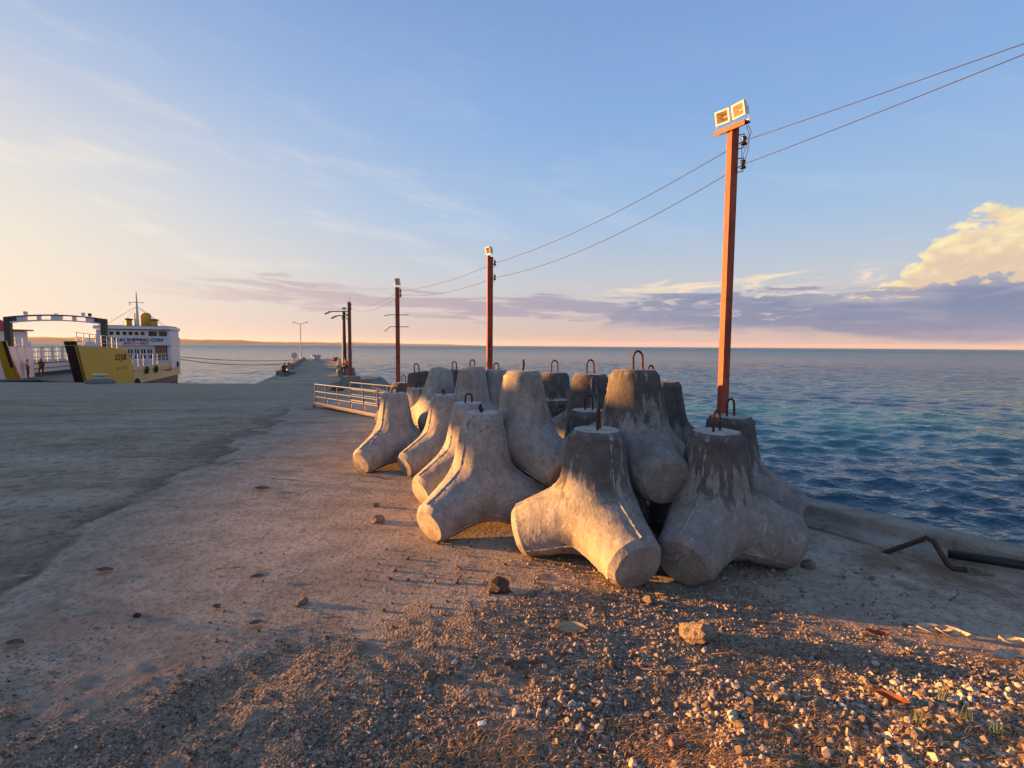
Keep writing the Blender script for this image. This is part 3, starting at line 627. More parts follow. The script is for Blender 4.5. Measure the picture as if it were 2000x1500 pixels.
# front row
tetrapod('t0', 1165, 850, 4.12, -70, 'front tetrapod with black runs down its upright leg and a sunlit forward leg', 0.95, 0, 1.0, loop=0, loop_rot=68, loop_off=(0.0, 0.02))
tetrapod('t0', 1400, 843, 4.08, -131, 'grey weathered tetrapod nearest the sea wall in the front row', 1.0, 0, 0.86, loop=0, loop_rot=35)
tetrapod('s0', 942, 803, 4.9, -131, 'pale smooth tetrapod second from the front whose end disc glows in the sun', 0.12, 0, 1.0, loop=2, loop_rot=85)
tetrapod('s1', 915, 789, 5.95, -137, 'pale tetrapod standing just behind the second from the front, rim crusted white', 0.12, 0, 1.04, loop=1, loop_rot=20)
tetrapod('s0', 868, 777, 7.35, -137, 'pale tetrapod in the middle of the row along the yard with an orange lit patch', 0.15, 0, 1.0, loop=2, loop_rot=75)
tetrapod('s1', 771, 771, 7.65, -123, 'leftmost pale tetrapod, its foot farthest out on the yard', 0.08, 0, 1.03, loop=2, loop_rot=10)
# behind
tetrapod('t1', 1427, 813, 5.0, -28, 'grey tetrapod behind the one nearest the sea wall, at the foot of the tall post', 1.0, 0, 0.8, loop=0, loop_rot=20)
tetrapod('t0', 1240, 722, 4.62, -78, 'big dark tetrapod on top of the front pair with a leg hanging toward the viewer', 1.0, 0, 0.8, stand=False, tilt=(-2, 0), loop=0, loop_rot=10, loop_off=(0.0, 0.03))
tetrapod('t1', 1292, 744, 5.75, -20, 'dark tetrapod mostly hidden behind the big one on top', 1.0, 0, 0.7, stand=False, loop=0, loop_rot=30, loop_off=(-0.12, 0.05))
tetrapod('t0', 1153, 730, 6.2, -95, 'dark tetrapod on top between the big dark one and a smaller one to its left', 1.0, 0, 0.78, stand=False, loop=0, loop_rot=10)
tetrapod('t1', 1083, 727, 7.3, -60, 'smaller dark tetrapod on top at the back, left of two alike', 0.95, 0, 0.85, stand=False, loop=0, loop_rot=5, scale=0.93)
tetrapod('t0', 1150, 822, 5.45, 10, 'low tetrapod squeezed in behind the front one with a streaked top', 0.9, 0, 0.9, loop=0, loop_rot=20)
tetrapod('t1', 1083, 792, 6.9, 40, 'tetrapod of bare rough gravel concrete in the gap of the heap', 0.0, 1.0, 0.95, loop=1, loop_rot=60, loop_off=(-0.06, 0))
tetrapod('s1', 1021, 724, 5.25, -58, 'big pale grey tetrapod on top in the middle with an orange lit belly', 0.3, 0, 0.92, stand=False, loop=1, loop_rot=85, tilt=(0, -2))
tetrapod('s0', 969, 722, 8.3, -40, 'pale tetrapod half hidden behind the big one on top in the middle', 0.15, 0, 0.95, stand=False, loop=1, loop_rot=10)
tetrapod('s1', 922, 716, 8.1, -28, 'pale tetrapod on top above the row along the yard with a dark mould line', 0.12, 0, 1.0, stand=False, loop=1, loop_rot=30, scale=1.1)
tetrapod('s0', 862, 722, 8.75, -88, 'pale tetrapod leaning on top whose round leg end points at the viewer', 0.05, 0, 1.0, stand=False, tilt=(-16, 4), loop=None, scale=1.08)
tetrapod('t0', 893, 722, 10.6, 15, 'blotchy dark tetrapod at the back with two lifting loops side by side', 1.0, 0.35, 0.8, stand=False, loop=0, loop_rot=0, loop_off=(-0.06, 0))
tetrapod('t1', 817, 726, 10.2, 70, 'tilted blotchy dark tetrapod at the far end of the heap', 1.0, 0.25, 0.75, stand=False, tilt=(0, -7), loop=0, loop_rot=10, loop_off=(-0.05, 0))
tetrapod('t1', 784, 759, 11.6, 30, 'low dark tetrapod at the foot of the third post', 0.9, 0.3, 0.8, loop=0, loop_rot=0, loop_off=(0.05, 0))
tetrapod('s0', 817, 764, 8.9, -165, 'pale upright tetrapod just behind the leftmost one', 0.1, 0, 1.0, loop=1, loop_rot=15)

# ------------------------------------------------------------------ open shed added out of view: its roof beam shades the heap
def build_shade_shed():
    o = empty('shade_shed', (-17.5, 9.0, gz(9.0)))
    mw = concrete('shade_shed_concrete', (0.30, 0.28, 0.25), (0.42, 0.40, 0.36), 1.0); mr = paint('shade_shed_roof_paint', (0.20, 0.24, 0.22), 0.6, 0.5)
    z0 = 2.42
    MB().box(-1.9, 1.9, -3.2, 5.0, z0, z0 + 0.26).build('shade_roof_beam', mr, o)
    MB().box(-2.2, 2.2, -3.5, 5.3, z0 + 0.262, z0 + 0.31).build('roof', mr, o)
    for x in (-1.7, 1.7):
        for y in (-3.0, 0.9, 4.8): MB().bbox(x - 0.028, x + 0.028, y - 0.028, y + 0.028, -0.02, z0 - 0.002, 0.006).build('post', mw, o)
    tag(o, 'open flat roofed shed on slim posts, added out of view to shade the heap', 'shed')
build_shade_shed()
def build_shade_warehouse():  # unseen building added to keep the left of the yard in shade
    ax, ay, bx, by = -37.6, 6.6, -53.4, 44.5
    L = math.hypot(bx - ax, by - ay); o = empty('shade_warehouse', (ax, ay, gz(15) - 0.1), math.atan2(by - ay, bx - ax))
    mw = concrete('shade_warehouse_wall', (0.32, 0.30, 0.27), (0.44, 0.42, 0.38), 0.6); mr = paint('shade_warehouse_roof', (0.22, 0.13, 0.10), 0.6, 0.5)
    MB().box(0, L, 0, 9, -0.6, 3.48).build('wall', mw, o)
    MB().loft([[(-0.4, -0.35, 3.485), (-0.4, 4.5, 3.98), (-0.4, 9.35, 3.485)], [(L + 0.4, -0.35, 3.485), (L + 0.4, 4.5, 3.98), (L + 0.4, 9.35, 3.485)]], True).build('roof', mr, o)
    for k in range(6): MB().box(2 + k * 6.2, 5 + k * 6.2, -0.05, -0.004, 0.0, 2.5).build('shutter_door', mr, o)
    tag(o, 'long low warehouse added out of view to shade the yard', 'shade_warehouse')
build_shade_warehouse()
tag(MB().hexa([(-80, 31.3, -6), (-44.6, 31.3, -6), (-51.2, 47, -6), (-80, 47, -6), (-80, 31.3, -0.76), (-44.6, 31.3, -0.76), (-51.2, 47, -0.9), (-80, 47, -0.9)]).build('added_quay_slab', M_PED), kind='structure')  # unseen slab added to carry the shade-casting building

# ------------------------------------------------------------------ lamp posts with floodlights, insulators and cables
def frame_xf(loc, ang):      # local -Y looks along heading ang (direction the fitting faces)
    return Matrix.Translation(loc) @ Matrix.Rotation(ang, 4, 'Z')
def floodlight(parent, w, h, dep, loc, rz, tilt):
    f = empty('floodlight'); f.parent = parent; f.location = loc; f.rotation_euler = (R(tilt), 0, rz)
    k = 0.62
    def rect(y, s, inset=0.0): return [(-w / 2 * s + inset, y, -h / 2 * s + inset), (w / 2 * s - inset, y, -h / 2 * s + inset), (w / 2 * s - inset, y, h / 2 * s - inset), (-w / 2 * s + inset, y, h / 2 * s - inset)]
    b = 0.016
    MB().loft([rect(0, 1, b), rect(-0.004, 1, 0.0), rect(0.03, 1, 0.0), rect(dep, k, 0.0), rect(dep + 0.012, k, 0.02)], False).add(rect(dep + 0.012, k, 0.02), [(0, 1, 2, 3)]).build('housing', M_HOUS, f)
    MB().loft([rect(0.002, 1, b), rect(dep - 0.01, k * 0.8, 0.0)], False).add(rect(dep - 0.01, k * 0.8), [(0, 1, 2, 3)]).build('reflector', M_REFL, f)
    MB().tube([(-w * 0.22, dep * 0.6, 0), (w * 0.22, dep * 0.6, 0)], 0.011, 8).build('lamp_tube', M_GALV, f)
    MB().box(-w / 2 + b + 0.001, w / 2 - b - 0.001, 0.0005, 0.003, -h / 2 + b + 0.001, h / 2 - b - 0.001).build('glass', M_GLASS, f)
    y = dep * 0.45; zb = -h / 2 - 0.055
    MB().tube([(-w / 2 - 0.01, y, 0), (-w / 2 - 0.01, y, zb), (w / 2 + 0.01, y, zb), (w / 2 + 0.01, y, 0)], 0.007, 6).build('bracket', M_HOUS, f)
    return f
def insulator_mesh():
    return MB().lathe([(0.006, -0.05), (0.03, -0.045), (0.036, -0.03), (0.022, -0.012), (0.019, 0.0), (0.022, 0.012), (0.030, 0.03), (0.027, 0.045), (0.006, 0.05)], 14).mesh('insulator', M_PORC, True)
INS = insulator_mesh()
LROT, IROT = 18.0, 38.0     # floodlights and insulators are turned against the post
A_HEAD = -R(78)
def steel_post(name_label, base, top_z, ang, a=0.10, b=0.088, ins_z=(0.16, 0.42), light=None, holes=True, stub=False, rungs=False):
    """channel-section post: face A (width a) looks along ang, face B along ang+90 deg"""
    o = empty('lamp_post', base, ang); H = top_z - base[2]
    t = 0.012; x0, x1, y0, y1 = -a / 2, a / 2, -b / 2, b / 2     # face A is the -Y side, face B the +X side
    prof = [(x0, y0), (x1, y0), (x1, y1), (x0, y1), (x0, y1 - 0.022), (x0 + t, y1 - 0.022), (x0 + t, y1 - t), (x1 - t, y1 - t), (x1 - t, y0 + t), (x0 + t, y0 + t), (x0 + t, y0 + 0.022), (x0, y0 + 0.022)]
    mb = MB(); mb.loft([[(x, y, z) for x, y in prof] for z in (0, H)], True); mb.build('post', M_ORANGE, o)
    MB().bbox(x0 - 0.07, x1 + 0.07, y0 - 0.07, y1 + 0.07, -0.02, 0.018, 0.004).build('base_plate', M_ORANGE, o)
    if holes:
        rng = random.Random(7)
        for z in (0.5, 1.05, 1.62, 2.0, 2.52, 2.72, 2.98, 3.08, 3.17, 3.42, H - 0.30, H - 0.20):
            if z < H - 0.1:
                h = MB(); h.tube([(0.012, y0 - 0.0012, z), (0.012, y0 + 0.003, z)], 0.0055, 8); h.build('bolt_hole', M_BLACK, o)
    # D-irons with spool insulators
    ca_, sa_ = math.cos(R(IROT)), math.sin(R(IROT))
    for dz in ins_z:
        z = H - dz; xi = x1 + 0.075
        MB().tube([((x1 - 0.03) * ca_, (x1 - 0.03) * sa_, z + 0.075), (xi * ca_, xi * sa_, z + 0.075), (xi * ca_, xi * sa_, z - 0.075), ((x1 - 0.03) * ca_, (x1 - 0.03) * sa_, z - 0.075)], 0.007, 6).build('insulator_bracket', M_DARKSTEEL, o)
        i = link('insulator', INS, o); i.location = (xi * ca_, xi * sa_, z)
    RL = Matrix.Rotation(R(LROT), 4, 'Z')
    if light == 'pair':
        # angle-iron arm across the top
        L = 0.40; zt = H; yl = y0 - 0.03
        m = MB(); m.box(-L / 2, L / 2, yl - 0.003, yl + 0.005, zt - 0.035, zt + 0.02); m.box(-L / 2, L / 2, yl + 0.0052, yl + 0.10, zt + 0.003, zt + 0.0199); m.xf(RL).build('cross_arm', M_ORANGE, o)
        for sx in (-1, 1): floodlight(o, 0.172, 0.150, 0.09, RL @ Vector((sx * 0.105, yl + 0.01, zt + 0.155)), R(LROT + 6 * -sx), 14)
        MB().tube([(L / 2 - 0.03, 0.03, zt - 0.01), (L / 2 + 0.02, 0.02, zt - 0.1), (0.18, 0.0, zt - 0.25), (0.14, 0, zt - 0.33), (0.17, 0, zt - 0.40), (0.20, 0, zt - 0.30), (0.22, -0.01, zt - 0.20)], 0.0035, 5).xf(RL).build('lamp_wire', M_CABLE, o)
        MB().tube([(L / 2 - 0.05, 0.03, zt - 0.01), (L / 2, 0.02, zt - 0.14), (0.12, 0.0, zt - 0.20), (0.13, 0, zt - 0.47)], 0.0035, 5).xf(RL).build('lamp_wire', M_CABLE, o)
    elif light == 'single':
        MB().box(-0.10, 0.10, y0 - 0.004, y0 + 0.05, H - 0.03, H + 0.012).build('cross_arm', M_ORANGE, o)
        floodlight(o, 0.185, 0.155, 0.09, (0, y0 + 0.01, H + 0.13), R(LROT), 14)
        MB().tube([(0.05, 0.03, H), (0.10, 0.02, H - 0.05), (0.14, 0, H - 0.09)], 0.005, 5).build('lamp_wire', M_CABLE, o)
    elif light == 'back':
        floodlight(o, 0.14, 0.20, 0.06, (-0.02, 0, H + 0.17), R(70), 8)
        MB().box(-0.06, 0.06, y0, y1, H - 0.01, H + 0.012).build('cross_arm', M_ORANGE, o)
    if stub: MB().tube([(x0 + 0.03, 0, H - 0.1), (x0 + 0.03, 0, H + 0.28)], 0.018, 8).build('conduit_stub', M_GALV, o)
    if rungs:
        for dz in (0.78, 1.12):
            z = H - dz; MB().tube([(-0.36, -0.09, z - (0.03 if dz < 1 else 0.14)), (-0.20, -0.09, z), (0.0, -0.09, z), (0.34, -0.09, z)], 0.011, 6).xf(Matrix.Rotation(-ang, 4, 'Z')).build('hook_rod', M_DARKSTEEL, o)
    tag(o, name_label, 'lamp post', 'orange steel posts along the sea edge')
    return o

p1b = P(1416, 900, 6.05); p1t = P(1432, 252, 6.05)
w1z = gz(6.05) + 0.18
POST1 = steel_post('tall orange steel post with twin floodlights rising behind the front tetrapods', (p1t.x, 6.05, w1z), p1t.z, A_HEAD, 0.095, 0.088, light='pair')
p2t = P(957, 502, 11.0)
POST2 = steel_post('orange steel post with one lit floodlight behind the middle of the tetrapod heap', (p2t.x, 11.0, gz(11) + 0.14), p2t.z, A_HEAD, 0.12, 0.115, (0.14, 0.44), light='single', holes=False)
p3t = P(776, 562, 14.9)
POST3 = steel_post('orange steel post with hook rods and a floodlight seen from behind, by the gangway', (p3t.x, 14.9, gz(14.9) + 0.11), p3t.z, A_HEAD, 0.13, 0.12, (0.10, 0.22), light='back', holes=False, rungs=True)
p4t = P(682, 590, 29.0); p4b = P(682, 734, 29.0)
POST4 = steel_post('orange steel post on a concrete pedestal where the causeway begins', (p4t.x, 29.0, p4b.z), p4t.z, A_HEAD, 0.20, 0.17, (0.16, 0.36), light=None, holes=False, stub=True)

def cable(a, b, sag, label, r=0.0045, n=26):
    a = Vector(a); b = Vector(b); c = (a + b) / 2
    pts = [a + (b - a) * (k / n) - c - Vector((0, 0, sag * 4 * (k / n) * (1 - k / n))) for k in range(n + 1)]
    o = MB().tube(pts, r, 6).build('overhead_cable', M_CABLE, None, True); o.location = c
    return tag(o, label, 'cable', 'overhead cables between the posts')
def ins_world(o, H_, dz, a):
    return Matrix.Translation(o.location) @ Matrix.Rotation(o.rotation_euler.z, 4, 'Z') @ Vector(((a / 2 + 0.075) * math.cos(R(IROT)), (a / 2 + 0.075) * math.sin(R(IROT)), H_ - dz))
i1 = [ins_world(POST1, p1t.z - w1z, z, 0.095) for z in (0.16, 0.42)]
i2 = [ins_world(POST2, p2t.z - gz(11) - 0.14, z, 0.12) for z in (0.14, 0.44)]
i3 = [ins_world(POST3, p3t.z - gz(14.9) - 0.11, z, 0.13) for z in (0.10, 0.22)]
i4 = [ins_world(POST4, p4t.z - p4b.z, z, 0.20) for z in (0.16, 0.36)]
def beyond(p, px, py, d, k): # straight on through the picture edge point
    q = P(px, py, d); return q + (q - p) * k
cable(i1[0], beyond(i1[0], 2000, 77, 3.7, 1.6), 0.03, 'upper overhead cable running off from the tall post to the upper corner', 0.0037)
cable(i1[1], beyond(i1[1], 2000, 90, 3.75, 1.6), 0.06, 'lower overhead cable running off from the tall post to the upper corner', 0.0037)
cable(i1[0], i2[0], 0.14, 'upper overhead cable between the tall post and the next post')
cable(i1[1], i2[1], 0.20, 'lower overhead cable between the tall post and the next post')
cable(i2[0], i3[0], 0.10, 'upper overhead cable between the second and third posts')
cable(i2[1], i3[1], 0.14, 'lower overhead cable between the second and third posts')
cable(i3[0], i4[0], 0.25, 'upper thin cable between the third post and the pedestal post')
cable(i3[1], i4[1], 0.30, 'lower thin cable between the third post and the pedestal post')

# ------------------------------------------------------------------ pedestal, revetment and things at the causeway
def frustum(mb, cx, cy, z0, z1, ax, ay, bx, by, mi=0):
    return mb.hexa([(cx - ax, cy - ay, z0), (cx + ax, cy - ay, z0), (cx + ax, cy + ay, z0), (cx - ax, cy + ay, z0), (cx - bx, cy - by, z1), (cx + bx, cy - by, z1), (cx + bx, cy + by, z1), (cx - bx, cy + by, z1)], mi)
g4 = gz(29)
tag(frustum(MB(), p4t.x + 0.02, 29.0, g4 - 0.05, p4b.z - 0.02, 0.55, 0.55, 0.40, 0.40).build('post_pedestal', M_PED), 'tapered concrete pedestal under the post at the causeway', 'pedestal')
frv = MB(); bx, by = p4t.x + 0.3, 30.2
frv.loft([[(bx - 2.2, by - 2.0, g4 - 0.1), (bx + 2.6, by - 2.2, g4 - 0.35), (bx + 4.6, by + 0.5, -3.4), (bx + 3.4, by + 4.5, -3.4), (bx - 1.6, by + 4.0, g4 - 0.2)],
          [(bx - 0.75, by - 0.4, g4 + 0.42), (bx + 0.5, by - 0.5, g4 + 0.42), (bx + 0.7, by + 0.6, g4 + 0.40), (bx + 0.5, by + 2.5, g4 + 0.38), (bx - 0.7, by + 2.2, g4 + 0.42)]], True)
tag(frv.build('concrete_revetment', M_PED), 'sloping concrete apron behind the pedestal post running down to the water', 'revetment')
def arc_pts(c, r0_, a0, a1, z, n=12): return [(c[0] + r0_ * math.cos(R(a0 + (a1 - a0) * k / n)), c[1] + r0_ * 1.5 * math.sin(R(a0 + (a1 - a0) * k / n)), z) for k in range(n + 1)]
tag(MB().tube(arc_pts((-8.75, 26.4), 0.55, 100, 300, gz(26) + 0.06), 0.05, 8).build('mooring_hose', M_BLACK, None, True), 'dark curved hose bent round the apron of the pedestal post', 'hose')
# dark lamp post with two bent arms
d5 = 44.0; q = P(673, 724, d5); qt = P(672, 608, d5)
o = empty('street_lamp', (q.x, d5, gz(d5))); Hh = qt.z - gz(d5)
MB().tube([(0, 0, 0), (0, 0, Hh)], [0.20, 0.13], 10).build('post', M_DARKSTEEL, o)
for zz, ln in ((0.0, 1.15), (-0.36, 0.62)):
    MB().tube([(0.35, 0, Hh + zz), (-ln * 0.75, 0, Hh + zz - 0.02), (-ln, 0, Hh + zz - 0.06)], 0.045, 6).build('arm', M_DARKSTEEL, o)
    MB().hexa([(-ln - 0.42, -0.1, Hh + zz - 0.30), (-ln + 0.05, -0.1, Hh + zz - 0.08), (-ln + 0.05, 0.1, Hh + zz - 0.08), (-ln - 0.42, 0.1, Hh + zz - 0.30), (-ln - 0.46, -0.1, Hh + zz - 0.20), (-ln, -0.1, Hh + zz + 0.03), (-ln, 0.1, Hh + zz + 0.03), (-ln - 0.46, 0.1, Hh + zz - 0.20)]).build('lamp_head', M_GALV, o)
    MB().tube([(0.05, 0, Hh + zz - 0.05), (0.42, 0, Hh + zz - 0.42)], 0.04, 6).build('brace', M_DARKSTEEL, o)
MB().box(-0.08, 0.20, -0.1, 0.1, Hh + 0.14, Hh + 0.34).add([(0.05, 0, Hh), (0.07, 0, Hh), (0.06, 0.02, Hh), (0.05, 0, Hh + 0.15), (0.07, 0, Hh + 0.15), (0.06, 0.02, Hh + 0.15)], [(0, 1, 4, 3), (1, 2, 5, 4), (2, 0, 3, 5)]).build('control_box', M_GALV, o)
tag(o, 'dark street lamp with two bent arms just behind the pedestal post', 'street lamp')
# far twin-arm street lamp
d6 = 103.0; q = P(588, 699, d6); qt = P(588, 633, d6); zb = gz(d6)
o = empty('street_lamp', (q.x, d6, zb)); Hh = qt.z - zb
MB().tube([(0, 0, 0), (0, 0, Hh)], [0.12, 0.075], 8).build('post', M_GALV, o)
for sx in (-1, 1):
    MB().tube([(0, 0, Hh), (sx * 0.9, 0, Hh + 0.24)], 0.05, 6).build('arm', M_GALV, o)
    MB().tube([(sx * 0.85, 0, Hh + 0.22), (sx * 1.5, 0, Hh + 0.40)], [0.06, 0.10], 6).build('lamp_head', M_GALV, o)
tag(o, 'slender twin armed street lamp standing alone at the far end of the causeway', 'street lamp')
# kerb blocks along the causeway
rng = random.Random(4)
def kerb_block(x, y, z, l, w, h, rz, label, mat=M_PED, name='kerb_block', grp='kerb blocks along the causeway'):
    o = MB().bbox(-w / 2, w / 2, -l / 2, l / 2, -0.05, h, 0.05).build(name, mat); o.location = (x, y, z); o.rotation_euler = (0, 0, rz); tag(o, label, 'kerb block', grp); return o
ysC, LC, RC = CW
cwa = math.atan2(28.5, 76.5)
for k in range(26):
    y = 46 + k * 2.35; x = float(np.interp(y, [31.4, 108], [-15.8, -44.3]))
    kerb_block(x + 0.35, y, gz(y), 2.0 + rng.random() * 0.3, 0.55, 0.38 + rng.random() * 0.2, cwa, 'low rough concrete kerb block on the ferry side of the causeway')
for k in range(24):
    y = 51 + k * 2.3; x = float(np.interp(y, [31.4, 40, 108], [-9.3, -13.2, -36.2]))
    kerb_block(x - 0.3, y, gz(y), 1.9 + rng.random() * 0.3, 0.5, 0.30 + rng.random() * 0.2, cwa, 'low rough concrete kerb block on the open sea side of the causeway')
xe0, xe1 = -44.0, -36.4
o = MB().bbox(xe0, xe1, 107.4, 107.8, gz(107) - 0.05, gz(107) + 0.28, 0.04).build('end_kerb', paint('pale_kerb_paint', (0.6, 0.58, 0.54), 0.8)); tag(o, 'pale straight kerb closing the far end of the causeway', 'kerb')
q = P(619, 697, 104); o = MB().bbox(-0.55, 0.55, -0.5, 0.5, 0, 0.75, 0.05).bbox(-0.9, 0.7, -0.4, 0.4, 0.76, 1.15, 0.05).build('equipment_box', M_GALV); o.location = (q.x, 104, gz(104)); tag(o, 'small grey box standing alone at the middle of the far causeway end', 'box')
q = P(575, 698, 92); o = empty('round_board', (q.x, 92, gz(92))); MB().tube([(0, 0, 0), (0, 0, 0.8)], 0.09, 8).build('post', M_DARKSTEEL, o)
MB().lathe([(0.30, -0.04), (0.55, -0.03), (0.55, 0.03), (0.30, 0.04)], 18).xf(Matrix.Translation((0, 0, 1.15)) @ Matrix.Rotation(R(90), 4, 'X')).build('board', M_GALV, o); tag(o, 'round grey board on a short post beside the far twin armed lamp', 'board')
def pile(px, d, label, n, s, mat, seed):
    rg = random.Random(seed); q = P(px, 700, d); o = empty('rope_heap', (q.x, d, gz(d)))
    for k in range(n):
        a = rg.random() * 6.28; rr = s * (0.5 + 0.5 * rg.random())
        MB().tube([(rr * math.cos(a + t * 0.7), rr * 0.8 * math.sin(a + t * 0.7), 0.06 + k * 0.09 + 0.03 * math.sin(t * 2)) for t in range(10)], 0.07, 6).build('coil', mat, o)
    tag(o, label, 'rope heap')
pile(655, 98, 'reddish heap of rope at the right corner of the far causeway end', 8, 0.7, paint('red_rope', (0.30, 0.12, 0.08), 0.9), 1)
pile(592, 99, 'pale heap of rope beside the foot of the far twin armed lamp', 7, 0.6, paint('pale_rope', (0.45, 0.38, 0.26), 0.9), 2)
# low boulder mound on the ferry-side corner of the causeway
def rock_mesh(name, seed, mat, sub=2, flat=0.7, jag=0.35):
    import bmesh
    bm = bmesh.new(); bmesh.ops.create_icosphere(bm, subdivisions=sub, radius=1.0); rg = np.random.default_rng(seed); ph = rg.random((6, 3)) * 6.28; fr = rg.normal(0, 1.6, (6, 3))
    for v in bm.verts:
        c = np.array(v.co); k = 1 + jag * sum(math.sin(float(f @ c + p[0])) for f, p in zip(fr, ph)) / 3 + float(rg.normal(0, jag * 0.30)); v.co = Vector(c * k) ; v.co.z *= flat
    me = bpy.data.meshes.new(name); bm.to_mesh(me); bm.free(); me.materials.append(mat); return me
def rock_mat(name, a, b):
    m, T = new_mat(name); oc = T.n('ShaderNodeTexCoord').outputs['Object']; oi = T.n('ShaderNodeObjectInfo').outputs['Random']
    n1 = T.noise(oc, 2.2, 5, 0.65); n2 = T.noise(oc, 9.0, 4, 0.6)
    c = T.mix(T.sstep(n1, 0.3, 0.7), a, b); c = T.mix(T.m('MULTIPLY', T.sstep(n2, 0.52, 0.7), 0.55), c, tuple(x * 0.35 for x in a)); c = T.mix(T.m('MULTIPLY', oi, 0.5), c, tuple(x * 0.5 for x in a))
    return finish(m, T, c, 0.95, n2, 0.8, 0.08, spec=0.15)
M_ROCK = rock_mat('coral_rock', (0.30, 0.23, 0.175), (0.58, 0.48, 0.38)); M_ROCKD = rock_mat('dark_rock', (0.10, 0.07, 0.055), (0.24, 0.18, 0.14))
RK = [rock_mesh('rock_%s' % c, i + 3, M_ROCK, 2, 0.62 + 0.1 * (i % 3), 0.38) for i, c in enumerate('abcde')]
RKD = [rock_mesh('dark_rock_%s' % c, i + 23, M_ROCKD, 2, 0.6, 0.35) for i, c in enumerate('ab')]
def rock(px, py, wpx, label, mesh, rz=0, flat=1.0, grp=None, name='rock'):
    g = G(px, py); s = wpx / 1000 * g.y / 2; o = link(name, mesh); z = float(ground_z(np.array(g.x), np.array(g.y))) if g.y < 20 else g.z
    o.location = (g.x, g.y, z + s * 0.35); o.scale = (s, s * 0.9, s * flat); o.rotation_euler = (0, 0, rz); tag(o, label, 'rock', grp); return o
rock(557, 733, 22, 'dark boulder at the corner of the causeway below the crouching person', RKD[0], 0.4, 0.5)
rock(566, 731, 20, 'brown boulder next to the dark one at the causeway corner', RK[1], 1.4, 0.5)

# ------------------------------------------------------------------ people
def person(label, loc, rz, joints, cols, H=1.68):
    """one skinned body; joints: name -> (x,y,z) in metres for a 1.7 m adult, facing -Y"""
    J = dict(pelvis=(0, 0, 0.92), chest=(0, 0.0, 1.28), neck=(0, 0, 1.46), head=(0, -0.02, 1.58), crown=(0, -0.01, 1.70),
             shl=(0.19, 0, 1.40), ell=(0.25, 0, 1.12), hal=(0.26, -0.06, 0.88), shr=(-0.19, 0, 1.40), elr=(-0.25, 0, 1.12), har=(-0.26, -0.06, 0.88),
             hil=(0.10, 0, 0.90), knl=(0.11, -0.02, 0.48), anl=(0.11, 0.02, 0.08), tol=(0.11, -0.14, 0.03), hir=(-0.10, 0, 0.90), knr=(-0.11, -0.02, 0.48), anr=(-0.11, 0.02, 0.08), tor=(-0.11, -0.14, 0.03))
    J.update(joints)
    rad = dict(pelvis=0.145, chest=0.155, neck=0.06, head=0.098, crown=0.07, shl=0.065, ell=0.045, hal=0.04, shr=0.065, elr=0.045, har=0.04, hil=0.095, knl=0.062, anl=0.042, tol=0.035, hir=0.095, knr=0.062, anr=0.042, tor=0.035)
    E = [('pelvis', 'chest'), ('chest', 'neck'), ('neck', 'head'), ('head', 'crown'), ('chest', 'shl'), ('shl', 'ell'), ('ell', 'hal'), ('chest', 'shr'), ('shr', 'elr'), ('elr', 'har'), ('pelvis', 'hil'), ('hil', 'knl'), ('knl', 'anl'), ('anl', 'tol'), ('pelvis', 'hir'), ('hir', 'knr'), ('knr', 'anr'), ('anr', 'tor')]
    nm = list(J); me = bpy.data.meshes.new('person'); me.from_pydata([J[k] for k in nm], [(nm.index(a), nm.index(b)) for a, b in E], [])
    o = link('person', me); sk = o.modifiers.new('skin', 'SKIN'); sk.use_smooth_shade = True
    lay = me.skin_vertices[0].data
    for i, k in enumerate(nm): lay[i].radius = (rad[k], rad[k]); lay[i].use_root = (k == 'pelvis')
    o.modifiers.new('sub', 'SUBSURF').levels = 1
    dg = bpy.context.evaluated_depsgraph_get(); m2 = bpy.data.meshes.new_from_object(o.evaluated_get(dg)); o.modifiers.clear(); o.data = m2
    m2.materials.clear()
    for c in cols: m2.materials.append(c)        # 0 skin, 1 shirt, 2 shorts, 3 hair
    region = {'head': 0, 'crown': 3, 'neck': 0, 'chest': 1, 'shl': 1, 'shr': 1, 'pelvis': 2, 'hil': 2, 'hir': 2, 'knl': 2, 'knr': 2, 'ell': 0, 'elr': 0, 'hal': 0, 'har': 0, 'anl': 0, 'anr': 0, 'tol': 3, 'tor': 3}
    pts = {k: Vector(v) for k, v in J.items()}
    for f in m2.polygons: k = min(pts, key=lambda n: (pts[n] - f.center).length); f.material_index = region[k]; f.use_smooth = True
    k = H / 1.7; o.scale = (k, k, k); o.location = loc; o.rotation_euler = (0, 0, rz)
    return tag(o, label, 'person')
def cloth(name, c): return paint(name, c, 0.9, 0.1)
SK = cloth('skin', (0.25, 0.12, 0.07)); HAIR = cloth('dark_hair', (0.012, 0.01, 0.01))
SIT = dict(pelvis=(0, 0, 0.48), chest=(0, -0.06, 0.84), neck=(0, -0.10, 1.02), head=(0, -0.14, 1.14), crown=(0, -0.14, 1.26), shl=(0.18, -0.08, 0.96), ell=(0.24, -0.22, 0.72), hal=(0.14, -0.42, 0.60), shr=(-0.18, -0.08, 0.96), elr=(-0.24, -0.22, 0.72), har=(-0.14, -0.42, 0.60), hil=(0.10, -0.04, 0.47), knl=(0.14, -0.44, 0.50), anl=(0.14, -0.46, 0.08), tol=(0.15, -0.62, 0.03), hir=(-0.10, -0.04, 0.47), knr=(-0.14, -0.44, 0.50), anr=(-0.14, -0.40, 0.08), tor=(-0.15, -0.56, 0.03))
RED = cloth('red_cloth', (0.30, 0.05, 0.04)); DARK = cloth('dark_cloth', (0.02, 0.018, 0.02)); PALE = cloth('pale_cloth', (0.5, 0.47, 0.42)); MAROON = cloth('maroon_cloth', (0.06, 0.02, 0.025)); ORG = cloth('orange_cloth', (0.5, 0.22, 0.1))
d7 = 43.0; q = P(677, 727, d7)
